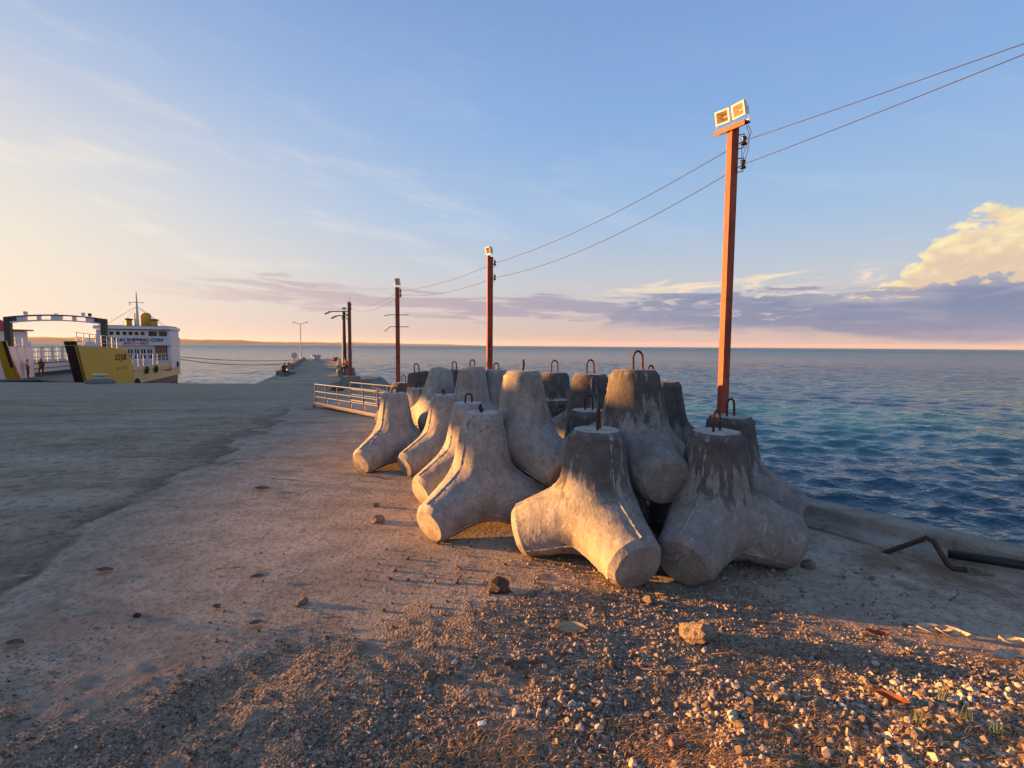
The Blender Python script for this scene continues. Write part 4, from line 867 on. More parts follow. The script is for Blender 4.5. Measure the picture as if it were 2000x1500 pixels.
person('person in red and white sitting on a block behind the pedestal post', (q.x, d7, P(677, 729, d7).z), R(-25), SIT, [SK, RED, DARK, HAIR], 1.75)
o = frustum(MB(), 0, 0, -0.4, 0.46, 0.62, 0.62, 0.45, 0.45).build('seat_block', M_PED); o.location = (q.x, d7 + 0.12, P(677, 729, d7).z); tag(o, 'concrete block with a person sitting on it behind the pedestal post', 'block')
d8 = 42.5; q = P(554, 727, d8)
person('person in dark clothes crouching at the ferry side corner of the causeway', (q.x, d8, gz(d8) + 0.02), R(60), SIT, [SK, DARK, DARK, HAIR], 1.55)
o = MB().bbox(-0.3, 0.3, -0.3, 0.3, 0, 0.36, 0.05).build('seat_block', M_PED); o.location = (q.x + 0.05, d8 + 0.05, gz(d8)); tag(o, 'stone block under the crouching person at the causeway corner', 'block')
d9 = 46.0; q = P(563, 722, d9)
person('person in an orange top sitting beside the crouching one in dark clothes', (q.x, d9, gz(d9) + 0.02), R(40), SIT, [SK, ORG, PALE, HAIR], 1.55)

# ------------------------------------------------------------------ gangway
def build_gangway():
    A = G(614, 796); B = G(741, 818); C = G(655, 779)
    u = (B - A); u.z = 0; Lg = u.length; u.normalize(); v = Vector((-u.y, u.x, 0)); wd = 1.25
    o = empty('gangway', A, math.atan2(u.y, u.x)); slope = (B.z - A.z) / Lg
    mp = paint('gangway_blue_paint', (0.055, 0.085, 0.18), 0.5, 0.4, (0.09, 0.085, 0.10), 5.0); md = paint('gangway_deck', (0.30, 0.27, 0.25), 0.7, 0.5)
    z = lambda x: slope * x
    H = 0.62; z0 = 0.09
    for yy in (0, wd):
        MB().hexa([(0, yy, z(0) + z0), (Lg, yy, z(Lg) + 0.02), (Lg, yy + 0.06, z(Lg) + 0.02), (0, yy + 0.06, z(0) + z0), (0, yy, z(0) + z0 + 0.10), (Lg, yy, z(Lg) + 0.12), (Lg, yy + 0.06, z(Lg) + 0.12), (0, yy + 0.06, z(0) + z0 + 0.10)]).build('side_beam', mp, o)
        for k in range(6):
            x = 0.06 + (Lg - 0.15) * k / 5; zb = z(x) + z0 + 0.06 + (0.06 - z0) * x / Lg
            MB().tube([(x, yy + 0.03, zb), (x - 0.06, yy + 0.03, zb + H)], 0.021, 8).build('rail_post', mp, o)
            if k: MB().hexa([(x - 0.05, yy + 0.062, zb), (x + 0.05, yy + 0.062, zb), (x + 0.05, yy + 0.07, zb), (x - 0.05, yy + 0.07, zb), (x - 0.04, yy + 0.062, zb + 0.14), (x, yy + 0.062, zb + 0.14), (x, yy + 0.07, zb + 0.14), (x - 0.04, yy + 0.07, zb + 0.14)]).build('gusset', mp, o)
        for hf in (1.0, 0.62, 0.34):
            zz = lambda x: z(x) + z0 + 0.06 + (0.06 - z0) * x / Lg + H * hf
            MB().tube([(0.06 - 0.06 * hf, yy + 0.03, zz(0.06)), (Lg - 0.09 - 0.06 * hf, yy + 0.03, zz(Lg - 0.09))], 0.019 if hf == 1 else 0.014, 8).build('rail', mp, o)
        MB().tube([(0.05, yy + 0.03, z0 + 0.05), (-0.12, yy + 0.03, 0.05), (-0.02, yy + 0.03, 0.0)], 0.03, 8).build('foot_hook', mp, o)
    n = 13
    for k in range(n):
        x0 = 0.04 + (Lg - 0.08) * k / n; x1 = x0 + (Lg - 0.08) / n - 0.02; za = z(x0) + z0 + 0.03 + (0.06 - z0) * x0 / Lg
        MB().box(x0, x1, 0.062, wd - 0.002, za, za + 0.03).build('deck_plank', md, o)
    tag(o, 'blue grey metal gangway with double railings lying on the yard beside the tetrapods', 'gangway')
build_gangway()

# ------------------------------------------------------------------ mooring iron and pipe at the wall
def build_wall_fittings():
    a = G(1730, 1079); b = G(1856, 1113); e = G(1886, 1116)
    k1 = P(1808, 1051, (a.y * 0.45 + b.y * 0.55)); k2 = P(1824, 1058, (a.y * 0.38 + b.y * 0.62))
    m, T = new_mat('dark_rusty_iron'); oc = T.n('ShaderNodeTexCoord').outputs['Object']; n_ = T.noise(oc, 18, 5, 0.65)
    finish(m, T, T.ramp(n_, [(0.3, (0.02, 0.011, 0.010)), (0.6, (0.07, 0.03, 0.022)), (0.8, (0.17, 0.07, 0.03))], 'LINEAR'), 0.7, n_, 0.5, 0.006)
    ctr = (a + b) / 2
    pts = [a + (a - k1).normalized() * 0.03, a, a + (k1 - a) * 0.5, a + (k1 - a) * 0.92, k1 + Vector((0.0, 0, 0.006)), k2, k2 + (b - k2) * 0.4, b + (k2 - b) * 0.12 + Vector((0, 0, 0.01)), b + (e - b) * 0.2 + Vector((0, 0, 0.012)), e + Vector((0, 0, 0.012))]
    o = MB().tube([p - ctr for p in pts], 0.0205, 10).build('mooring_iron', m, None, True); o.location = ctr; tag(o, 'bent rusty mooring iron sticking out of the ground beside the sea wall', 'mooring iron')
    d0 = 4.15; q0 = P(1852, 1081, 4.05); q1 = P(2000, 1104, 3.74); u = (q1 - q0).normalized()
    c = (q0 + q1) / 2
    o = MB().tube([q0 - c, q0 + u * 0.4 - c, q1 - c, q1 + u * 1.5 - c, q1 + u * 3.2 - c], 0.036, 14).build('rubber_pipe', M_BLACK, None, True); o.location = c; tag(o, 'thick black pipe lying on the ledge of the sea wall', 'pipe')
    o = link('driftwood_chip', rock_mesh('driftwood_chip', 77, M_ROCK, 2, 0.35, 0.4)); g = G(1915, 1122); o.location = (g.x, g.y, 0.02); o.scale = (0.11, 0.035, 0.03); o.rotation_euler = (0, 0.1, -0.7); tag(o, 'pale flat chip at the end of the bent mooring iron', 'chip')
build_wall_fittings()

# ------------------------------------------------------------------ ferry (landing craft) at the quay
def text_mesh(txt, size, mat, name='lettering', depth=0.01):
    cu = bpy.data.curves.new(name, 'FONT'); cu.body = txt; cu.size = size; cu.extrude = depth; cu.offset = size * 0.035; cu.resolution_u = 3
    o = bpy.data.objects.new(name, cu); COL.objects.link(o); dg = bpy.context.evaluated_depsgraph_get(); me = bpy.data.meshes.new_from_object(o.evaluated_get(dg))
    bpy.data.objects.remove(o); me.materials.clear(); me.materials.append(mat); return me
def build_ferry():
    ang = math.atan2(0.933, -0.361)
    o = empty('ferry', (-35.71, 36.72, WATER_Z), ang)
    YEL = paint('ferry_yellow_paint', (0.64, 0.36, 0.018), 0.6, 0.45, (0.22, 0.10, 0.02), 0.5); CRM = paint('ferry_cream_paint', (0.62, 0.46, 0.19), 0.6, 0.6, (0.25, 0.15, 0.07), 0.7)
    WHT = paint('ferry_white_paint', (0.62, 0.62, 0.63), 0.5, 0.25, (0.35, 0.28, 0.22), 0.6); MAR = paint('ferry_maroon_paint', (0.05, 0.015, 0.018), 0.6, 0.3)
    GRN = paint('ferry_green_paint', (0.035, 0.05, 0.025), 0.6, 0.4); BOOT = paint('ferry_boot_paint', (0.17, 0.12, 0.12), 0.7, 0.6, (0.1, 0.07, 0.06), 0.8)
    DKW = paint('ferry_dark_window', (0.02, 0.012, 0.012), 0.15, 0.1); DEK = paint('ferry_deck_steel', (0.12, 0.12, 0.115), 0.8, 0.6, (0.25, 0.2, 0.15), 0.6); LET = paint('navy_lettering', (0.015, 0.015, 0.06), 0.6, 0.1); LETR = paint('red_lettering', (0.35, 0.06, 0.05), 0.6, 0.1); LETD = paint('brown_lettering', (0.07, 0.03, 0.012), 0.6, 0.2)
    SLAT_SUN = paint('sunlit_slat_paint', (0.55, 0.30, 0.14), 0.5, 0.3)  # warm slat colour stands in for sunlight on the louvres
    Wd = 3.55
    # hull below the deck
    st = [(2.6, -0.9), (2.2, 0.0), (1.2, 1.9)]
    hull = MB(); rg = []
    for s, w in ((0, 0.97), (9, 1), (27, 1), (32, 0.93)):
        rg.append([((2.9 if s == 0 else s), -Wd * w * 0.93, -1.2), ((1.0 if s == 0 else s), -Wd * w, 1.88), ((1.0 if s == 0 else s), Wd * w, 1.88), ((2.9 if s == 0 else s), Wd * w * 0.93, -1.2)])
    hull.loft(rg, True); hull.build('hull', BOOT, o)
    MB().box(0.9, 31.6, -Wd + 0.03, Wd - 0.03, 1.885, 1.92).build('deck', DEK, o)
    # aft side plating, right side (seen) and left side
    for sg in (-1, 1):
        y0, y1 = sorted((sg * (Wd - 0.02), sg * (Wd + 0.05)))
        MB().hexa([(12.7, y0, 1.05), (32.0, y0 * 0.97, 0.95), (32.0, y1 * 0.97, 0.95), (12.7, y1, 1.05), (12.7, y0, 2.62), (32.0, y0 * 0.97, 2.55), (32.0, y1 * 0.97, 2.55), (12.7, y1, 2.62)]).build('side_plating', CRM, o)
        for z in (1.0, 2.3):
            MB().hexa([(12.75, sg * Wd, z - 0.06), (32.02, sg * Wd * 0.97, z - 0.08), (32.02, sg * (Wd + 0.14) * 0.97, z - 0.08), (12.75, sg * (Wd + 0.14), z - 0.06), (12.75, sg * Wd, z + 0.05), (32.02, sg * Wd * 0.97, z + 0.03), (32.02, sg * (Wd + 0.14) * 0.97, z + 0.03), (12.75, sg * (Wd + 0.14), z + 0.05)]).build('rubbing_strake', CRM, o)
    # bow blocks
    for sg in (-1, 1):
        ya, yb, yc = sg * (Wd + 0.06), sg * (Wd - 0.60), sg * (Wd - 0.62)
        tops = [(0.0, 4.72), (6.5, 4.55), (11.2, 4.28), (12.7, 2.75)] if sg < 0 else [(6.0, 4.6), (7.2, 4.58), (8.6, 4.55), (10.0, 4.5)]
        bot = [(2.6, -0.6), (8.0, -0.6), (11.2, -0.6), (12.7, -0.6)] if sg < 0 else [(8.3, -0.6), (8.8, -0.6), (9.4, -0.6), (10.0, -0.6)]
        for (s0, t0), (s1, t1), (b0, c0), (b1, c1) in zip(tops[:-1], tops[1:], bot[:-1], bot[1:]):
            MB().hexa([(b0, ya, c0), (b1, ya, c1), (b1, ya - sg * 0.08, c1), (b0, ya - sg * 0.08, c0), (s0, ya, t0), (s1, ya, t1), (s1, ya - sg * 0.08, t1), (s0, ya - sg * 0.08, t0)]).build('bow_plate', YEL, o)
            MB().hexa([(b0, yb, 1.0), (b1, yb, 1.0), (b1, yc, 1.0), (b0, yc, 1.0), (s0 + 0.1, yb, t0 - 0.02), (s1, yb, t1 - 0.02), (s1, yc, t1 - 0.02), (s0 + 0.1, yc, t0 - 0.02)]).build('inner_plate', WHT, o)
            MB().hexa([(s0, ya - sg * 0.01, t0), (s1, ya - sg * 0.01, t1), (s1, yb, t1), (s0, yb, t0), (s0, ya - sg * 0.01, t0 + 0.04), (s1, ya - sg * 0.01, t1 + 0.04), (s1, yb, t1 + 0.04), (s0, yb, t0 + 0.04)]).build('bow_top', YEL, o)
        e_ = 0.0 if sg < 0 else 5.9; bk = 0.0 if sg < 0 else -0.3
        MB().hexa([(2.55 + e_ + bk, ya + sg * 0.02, -0.6), (2.75 + e_ + bk, ya + sg * 0.02, -0.6), (2.75 + e_ + bk, yc, -0.6), (2.55 + e_ + bk, yc, -0.6), (-0.10 + e_, ya + sg * 0.02, 5.05), (0.12 + e_, ya + sg * 0.02, 5.05), (0.12 + e_, yc, 5.05), (-0.10 + e_, yc, 5.05)]).build('stem_plate', MAR if sg < 0 else YEL, o)
        if sg > 0: MB().hexa([(8.10, yc + 0.2, -0.2), (8.14, yc + 0.2, -0.2), (8.14, yc - 0.04, -0.2), (8.10, yc - 0.04, -0.2), (5.74, yc + 0.2, 5.0), (5.79, yc + 0.2, 5.0), (5.79, yc - 0.04, 5.0), (5.74, yc - 0.04, 5.0)]).build('stem_edge', MAR, o)
        # railing on the block
        for k in range(8 if sg < 0 else 4):
            s = (0.5 if sg < 0 else 6.2) + k * 1.2; z = float(np.interp(s, [0, 6.5, 11.2], [4.76, 4.59, 4.32]))
            MB().tube([(s, ya - sg * 0.1, z), (s, ya - sg * 0.1, z + 0.95)], 0.035, 6).build('rail_post', WHT, o)
        for h in (0.95, 0.62, 0.3):
            MB().tube([(0.4 if sg < 0 else 6.1, ya - sg * 0.1, (4.76 if sg < 0 else 4.62) + h), (6.5, ya - sg * 0.1, 4.59 + h), (10.0, ya - sg * 0.1, 4.40 + h)], 0.028, 6).build('rail', WHT, o)
    # lettering on the bow
    M_ = Matrix(((1, 0, 0, 0), (0, 0, 1, 0), (0, 1, 0, 0), (0, 0, 0, 1)))
    t = link('lettering', text_mesh('LCT JOSE', 0.72, LETD), o); t.matrix_basis = Matrix.Translation((7.9, -Wd - 0.075, 3.42)) @ Matrix.Rotation(R(90), 4, 'X')
    for k, (c, s) in enumerate((('8', 8.4), ('6', 9.7), ('4', 10.6))):
        t = link('draught_mark', text_mesh(c, 0.36, LETD), o); t.matrix_basis = Matrix.Translation((s, -Wd - 0.075, 2.55)) @ Matrix.Rotation(R(90), 4, 'X')
    # gantry
    sg_ = 7.0
    for y in (-3.22, 3.22): MB().box(sg_ - 0.22, sg_ + 0.22, y - 0.2, y + 0.2, 4.3, 7.0).build('gantry_post', GRN, o)
    n = 10
    def arch(y): return 7.0 + 0.28 * (1 - (y / 3.4) ** 2)
    for zz, th in ((0.0, 0.10), (-0.42, 0.10)):
        MB().loft([[(sg_ - 0.2, y, arch(y) + zz), (sg_ + 0.2, y, arch(y) + zz), (sg_ + 0.2, y, arch(y) + zz - th), (sg_ - 0.2, y, arch(y) + zz - th)] for y in np.linspace(-3.42, 3.42, n + 1)], True).build('gantry_chord', MAR if zz == 0 else WHT, o)
    for (a, b, m) in ((-3.42, -2.6, GRN), (-2.58, -2.0, WHT), (-0.35, 0.35, WHT), (-1.28, -1.08, WHT), (1.08, 1.28, WHT), (2.0, 2.58, WHT), (2.6, 3.42, GRN)):
        MB().hexa([(sg_ - 0.17, a, arch(a) - 0.44), (sg_ + 0.17, a, arch(a) - 0.44), (sg_ + 0.17, b, arch(b) - 0.44), (sg_ - 0.17, b, arch(b) - 0.44), (sg_ - 0.17, a, arch(a) - 0.08), (sg_ + 0.17, a, arch(a) - 0.08), (sg_ + 0.17, b, arch(b) - 0.08), (sg_ - 0.17, b, arch(b) - 0.08)]).build('gantry_web', m, o)
    for y in (2.0, -1.85, -2.3, 0.0): MB().box(sg_ - 0.24, sg_ - 0.02, y - 0.10, y + 0.10, arch(y) + 0.03, arch(y) + (0.30 if y else 0.10)).build('gantry_lamp', GRN if y == -2.3 else WHT, o)
    # ramp
    MB().hexa([(-3.4, -2.75, 2.35), (1.0, -2.75, 1.78), (1.0, 2.75, 1.78), (-3.4, 2.75, 2.35), (-3.4, -2.75, 2.47), (1.0, -2.75, 1.9), (1.0, 2.75, 1.9), (-3.4, 2.75, 2.47)]).build('ramp', DEK, o)
    MB().hexa([(-2.6, -1.9, 2.372), (0.9, -0.6, 1.915), (0.9, 0.5, 1.915), (-2.6, -0.3, 2.372), (-2.6, -1.9, 2.44), (0.9, -0.6, 1.98), (0.9, 0.5, 1.98), (-2.6, -0.3, 2.44)]).build('ramp_plate', paint('ramp_pale_plate', (0.5, 0.44, 0.3), 0.8, 0.4), o)
    # far side bulwark with wide posts and rails
    MB().box(10.0, 26.5, 3.2, 3.3, 1.95, 3.05).build('bulwark', WHT, o)
    MB().box(10.0, 26.5, 3.12, 3.36, 3.053, 3.13).build('bulwark_cap', MAR, o)
    MB().box(10.0, 26.5, 3.05, 3.19, 1.93, 2.25).build('waterway', GRN, o)
    for k in range(8): s = 10.4 + k * 2.05; MB().box(s - 0.24, s + 0.24, 3.21, 3.30, 3.14, 4.50).build('bulwark_post', WHT, o)
    for k in range(8): s = 11.42 + k * 2.05; MB().tube([(s, 3.25, 3.14), (s, 3.25, 4.5)], 0.035, 6).build('bulwark_stanchion', WHT, o)
    for z in (4.52, 4.1, 3.62): MB().tube([(10.0, 3.25, z), (26.5, 3.25, z)], 0.03, 6).build('bulwark_rail', MAR, o)
    MB().tube([(10, 3.05, 2.62), (27, 3.05, 2.62)], 0.04, 6).build('hand_rail', DEK, o)
    MB().box(20.6, 20.9, 2.9, 3.1, 2.2, 2.9).build('fire_box', paint('fire_red', (0.35, 0.03, 0.03), 0.5, 0.1), o)
    # near side rails aft of the bow block
    for k in range(9): s = 13.2 + k * 1.7; MB().tube([(s, -3.45, 2.6), (s, -3.45, 3.75)], 0.03, 6).build('side_rail_post', WHT, o)
    for z in (3.75, 3.2): MB().tube([(13.2, -3.45, z), (27.0, -3.45, z)], 0.026, 6).build('side_rail', WHT, o)
    # deckhouse
    f0, f1, hw = 26.6, 31.0, 3.72
    for (a, b) in ((-3.72, -3.35), (-2.05, 3.72)): MB().box(f0, f0 + 0.12, a, b, 1.93, 4.68).build('house_wall', WHT, o)
    MB().box(f0, f0 + 0.12, -3.349, -2.051, 1.93, 2.9).build('house_wall', WHT, o)
    MB().box(f0 + 0.121, f1, -hw, -hw + 0.1, 1.93, 4.68).build('house_wall', WHT, o); MB().box(f0 + 0.121, f1, hw - 0.1, hw, 1.93, 4.68).build('house_wall', WHT, o); MB().box(f1, f1 + 0.1, -hw, hw, 1.93, 4.68).build('house_wall', WHT, o)
    for k in range(6): y = -3.2 + k * 0.2; MB().box(f0 + 0.03, f0 + 0.09, y, y + 0.1, 2.91, 4.6).build('slat', SLAT_SUN, o)
    for y in (-0.1, -0.75, -1.4, 0.55):
        for yy in (y, y - 0.27):
            for z in (3.72, 3.1): MB().box(f0 - 0.012, f0 - 0.002, yy - 0.09, yy + 0.09, z, z + 0.5).build('vent_slot', DKW, o)
    MB().box(f0 - 0.35, f1 + 0.1, -hw - 0.06, hw + 0.06, 4.685, 5.70).build('sign_band', WHT, o)
    MB().box(f0 - 0.05, f1, -hw + 0.05, hw - 0.05, 5.703, 6.52).build('bridge', WHT, o)
    for y in (2.9, 2.2, 1.55, 0.9, 0.3, -0.3, -0.9): MB().box(f0 - 0.062, f0 - 0.052, y - 0.19, y + 0.19, 5.90, 6.30).build('bridge_window', DKW, o)
    for a, b in ((-2.35, -1.5), (-3.4, -2.55)): MB().box(f0 - 0.062, f0 - 0.052, a, b, 5.80, 6.40).build('bridge_opening', DKW, o)
    MB().hexa([(f0 - 0.55, -hw - 0.1, 6.62), (f1 + 0.3, -hw - 0.1, 6.53), (f1 + 0.3, hw + 0.1, 6.53), (f0 - 0.55, hw + 0.1, 6.62), (f0 - 0.45, -hw - 0.05, 6.98), (f1 + 0.2, -hw - 0.05, 6.90), (f1 + 0.2, hw + 0.05, 6.90), (f0 - 0.45, hw + 0.05, 6.98)]).build('roof', WHT, o)
    MB().box(f0 + 0.1, f1, -hw + 0.2, hw - 0.2, 6.97, 7.06).build('roof_edge', MAR, o)
    tm = Matrix(((0, 0, -1, 0), (-1, 0, 0, 0), (0, 1, 0, 0), (0, 0, 0, 1)))     # text x -> -y, text y -> z, facing -x
    t = link('lettering', text_mesh('JOSTALIN SHIPPING CORP', 0.50, LET), o); w_ = max(v.co.x for v in t.data.vertices); k = 6.15 / w_; t.matrix_basis = Matrix.Translation((f0 - 0.362, 3.05, 5.16)) @ tm @ Matrix.Scale(k, 4)
    t = link('lettering', text_mesh('SAFETY + FIRST', 0.30, LETR), o); w_ = max(v.co.x for v in t.data.vertices); k = 2.55 / w_; t.matrix_basis = Matrix.Translation((f0 - 0.362, 1.0, 4.80)) @ tm @ Matrix.Scale(k, 4)
    # funnels, vents, mast
    MB().lathe([(0.55, 6.98), (0.55, 8.3), (0.45, 8.62), (0.2, 8.72)], 16, c=(29.2, -0.65, 0)).build('funnel', YEL, o)
    MB().box(28.6, 29.2, 0.15, 0.42, 6.98, 8.62).build('funnel', YEL, o)
    for y in (0.9, -1.75):
        MB().lathe([(0.34, 6.95), (0.34, 7.75)], 12, c=(28.2, y, 0)).build('vent', YEL, o); MB().lathe([(0.5, 7.752), (0.5, 7.85), (0.2, 7.95)], 12, c=(28.2, y, 0)).build('vent_cap', GRN, o)
    MB().tube([(27.6, -0.15, 6.9), (27.6, -0.15, 9.4), (27.6, -0.15, 11.1)], [0.2, 0.13, 0.05], 10).build('mast', WHT, o)
    MB().tube([(27.6, 0.65, 9.85), (27.6, -0.95, 9.85)], 0.04, 6).build('yard_arm', WHT, o)
    MB().tube([(27.6, 0.55, 9.5), (27.6, 0.55, 9.85)], 0.05, 6).build('mast_lamp', DKW, o)
    for a in ((26.8, 2.9, 7.0), (27.0, -3.0, 7.0), (30.5, 2.4, 7.0), (30.5, -2.6, 7.0)): MB().tube([(27.6, -0.15, 9.4), a], 0.02, 5).build('stay_wire', DEK, o)
    MB().tube([(26.9, 2.3, 6.9), (26.9, 2.3, 8.1)], 0.03, 6).build('aerial', WHT, o)
    # tyres as fenders
    for s, z, r in ((16.6, 2.15, 0.42), (20.0, 2.10, 0.42), (13.4, 0.95, 0.55), (29.5, 2.3, 0.38)):
        MB().loft([[(s + (r - 0.13 + 0.13 * math.cos(b)) * math.cos(a), -Wd - 0.2 + 0.11 * math.sin(b), z + (r - 0.13 + 0.13 * math.cos(b)) * math.sin(a)) for b in [2 * math.pi * j / 8 for j in range(8)]] for a in [2 * math.pi * i / 18 for i in range(19)]], False).build('tyre_fender', M_BLACK, o, True)
    # winch cover on the bow block
    MB().lathe([(0.5, 4.6), (0.48, 4.8), (0.3, 5.0), (0.08, 5.12)], 12, c=(3.6, -3.25, 0)).build('winch_cover', WHT, o)
    MB().lathe([(0.42, 4.58), (0.42, 4.62)], 12, c=(3.6, -3.25, 0)).build('winch_base', MAR, o)
    MB().box(31.2, 31.9, -3.2, -2.6, 2.5, 3.1).build('stern_bitt', DKW, o)
    tag(o, 'yellow and white landing craft ferry moored with its bow open at the quay', 'ferry')
    return o
FERRY = build_ferry()
def ferry_pt(s, y, z):
    return Matrix.Translation(FERRY.location) @ Matrix.Rotation(FERRY.rotation_euler.z, 4, 'Z') @ Vector((s, y, z))
WHITE = cloth('white_cloth', (0.45, 0.45, 0.42)); GREY = cloth('grey_green_cloth', (0.12, 0.13, 0.11))
q = P(55, 735, 43.4); person('man in a white shirt standing at the inner side of the ferry bow', (q.x, q.y, WATER_Z + 1.92), R(120), {}, [SK, WHITE, DARK, HAIR], 1.62)
q = P(82, 732, 45.3); person('man in maroon leaning on one leg on the open ferry deck', (q.x, q.y, WATER_Z + 1.92), R(-100), dict(ell=(0.27, 0.05, 1.13), hal=(0.18, -0.10, 1.0), knl=(0.12, -0.16, 0.52), anl=(0.11, 0.0, 0.12), tol=(0.11, -0.14, 0.05)), [SK, MAROON, MAROON, HAIR], 1.62)

def build_second_boat():
    d = 70.0; q = P(14, 690, d); o = empty('moored_boat', (q.x - 4.5, d, WATER_Z), R(8))
    W_ = paint('boat_white', (0.62, 0.6, 0.6), 0.5, 0.25); RD = paint('boat_red', (0.40, 0.03, 0.035), 0.5, 0.2); DK = paint('boat_dark', (0.02, 0.02, 0.02), 0.3, 0.1)
    MB().loft([[(-9, -3, -0.5), (9, -3, -0.5), (10.5, 0, -0.5), (9, 3, -0.5), (-9, 3, -0.5)], [(-9, -3.4, 2.6), (9.6, -3.3, 2.6), (12, 0, 2.8), (9.6, 3.3, 2.6), (-9, 3.4, 2.6)]], True).build('hull', W_, o)
    MB().bbox(-7, 5.2, -2.7, 2.7, 2.62, 5.0, 0.08).build('lower_house', W_, o)
    MB().bbox(-6, 5.0, -2.4, 2.4, 5.02, 6.5, 0.08).build('upper_house', W_, o)
    MB().bbox(-6.4, 5.6, -2.7, 2.7, 6.52, 6.72, 0.05).build('roof', RD, o)
    for k in range(7): MB().box(-5 + k * 1.45, -4.1 + k * 1.45, -2.425, -2.41, 5.5, 6.15).build('window', DK, o)
    for k in range(7): MB().box(-5.5 + k * 1.5, -4.6 + k * 1.5, -2.725, -2.71, 3.5, 4.3).build('window', DK, o)
    for x, r in ((2.2, 0.75), (3.6, 0.55)): MB().lathe([(r, 6.73), (r, 7.5), (r * 0.7, 7.9), (r * 0.25, 8.0)], 14, c=(x, -0.5, 0)).build('funnel', RD, o)
    tag(o, 'white boat with a red roof mostly hidden behind the ferry bow at the picture edge', 'boat')
build_second_boat()

# mooring bollard on the quay and ropes
q = G(183, 750); o = empty('mooring_bollard', (q.x, 30.6, gz(30.6)))
mc = paint('bollard_cream_paint', (0.55, 0.50, 0.38), 0.7, 0.4)
MB().lathe([(0.75, -0.05), (0.74, 0.14), (0.62, 0.24), (0.30, 0.28)], 20).build('base', M_PED, o)
MB().lathe([(0.26, 0.27), (0.22, 0.36), (0.24, 0.46)], 16).build('neck', mc, o)
m = MB().lathe([(0.16, 0.44), (0.30, 0.45), (0.33, 0.52), (0.28, 0.59), (0.10, 0.61)], 18); m.v = [(x * 1.35, y, z) for x, y, z in m.v]; m.build('cap', mc, o, True)
tag(o, 'squat cream mooring bollard on a concrete base at the quay edge before the ferry', 'bollard')
ROPE = paint('mooring_rope', (0.16, 0.14, 0.13), 0.9, 0.2)
def rope(a, b, sag, label, r=0.05):
    a = Vector(a); b = Vector(b); c = (a + b) / 2; n = 20
    o = MB().tube([a + (b - a) * (k / n) - c - Vector((0, 0, sag * 4 * (k / n) * (1 - k / n))) for k in range(n + 1)], r, 6).build('mooring_rope', ROPE, None, True); o.location = c
    tag(o, label, 'rope')
e0 = ferry_pt(31.8, -2.9, 3.0)
rope(e0, P(552, 712, 66.0) if False else (float(np.interp(70, [31.4, 108], [-15.8, -44.3])) + 0.3, 70, gz(70) + 0.45), 0.55, 'lower mooring rope from the ferry stern to the causeway kerb')
rope(e0 + Vector((0, 0, 0.25)), (float(np.interp(86, [31.4, 108], [-15.8, -44.3])) + 0.3, 86, gz(86) + 0.5), 0.35, 'upper mooring rope from the ferry stern to the far causeway kerb')

# ------------------------------------------------------------------ loose stones, gravel, dry grass, leaves
rngn = np.random.default_rng(21)
ICO_V = np.array([(0, 0, 1), (0.894, 0, 0.447), (0.276, 0.851, 0.447), (-0.724, 0.526, 0.447), (-0.724, -0.526, 0.447), (0.276, -0.851, 0.447), (0.724, 0.526, -0.447), (-0.276, 0.851, -0.447), (-0.894, 0, -0.447), (-0.276, -0.851, -0.447), (0.724, -0.526, -0.447), (0, 0, -1)])
ICO_F = np.array([(0, 1, 2), (0, 2, 3), (0, 3, 4), (0, 4, 5), (0, 5, 1), (1, 6, 2), (2, 7, 3), (3, 8, 4), (4, 9, 5), (5, 10, 1), (6, 7, 2), (7, 8, 3), (8, 9, 4), (9, 10, 5), (10, 6, 1), (6, 11, 7), (7, 11, 8), (8, 11, 9), (9, 11, 10), (10, 11, 6)])
OCT_V = np.array([(1, 0, 0), (0, 1, 0), (-1, 0, 0), (0, -1, 0), (0, 0, 1), (0, 0, -1.0)]); OCT_F = np.array([(0, 1, 4), (1, 2, 4), (2, 3, 4), (3, 0, 4), (1, 0, 5), (2, 1, 5), (3, 2, 5), (0, 3, 5)])
def gravel_mat():
    m, T = new_mat('gravel_stones'); a = T.n('ShaderNodeAttribute', attribute_name='tint').outputs['Fac']; p = T.n('ShaderNodeNewGeometry').outputs['Position']
    c = T.ramp(a, [(0.0, (0.05, 0.036, 0.026)), (0.3, (0.14, 0.104, 0.076)), (0.6, (0.30, 0.23, 0.175)), (0.85, (0.52, 0.42, 0.325)), (1.0, (0.72, 0.62, 0.51))], 'LINEAR')
    return finish(m, T, T.mix(T.m('MULTIPLY', T.noise(p, 160, 2), 0.5), c, (0.07, 0.05, 0.04)), 0.95, spec=0.12)
M_GRAVEL = gravel_mat()
def scatter_mesh(name, pos, size, BV, BF, tint, flat=(0.45, 0.9), jit=0.24, smooth=False):
    n = len(pos); ang = rngn.random(n) * 6.28; ca, sa = np.cos(ang), np.sin(ang)
    V = BV[None] * (1 + rngn.normal(0, jit, (n, len(BV), 1))) * size[:, None, None]
    V = V * np.stack([0.8 + 0.5 * rngn.random(n), 0.7 + 0.4 * rngn.random(n), flat[0] + (flat[1] - flat[0]) * rngn.random(n)], -1)[:, None, :]
    X = V[..., 0] * ca[:, None] - V[..., 1] * sa[:, None]; Y = V[..., 0] * sa[:, None] + V[..., 1] * ca[:, None]
    V = np.stack([X, Y, V[..., 2]], -1) + pos[:, None, :]
    Fq = BF[None] + (np.arange(n) * len(BV))[:, None, None]
    me = npmesh(name, V.reshape(-1, 3), Fq.reshape(-1, 3), M_GRAVEL, smooth)
    at = me.attributes.new('tint', 'FLOAT', 'POINT'); at.data.foreach_set('value', np.repeat(tint, len(BV)).astype(np.float32)); return me
def inland(x, y): return x < xr(y) - 0.03
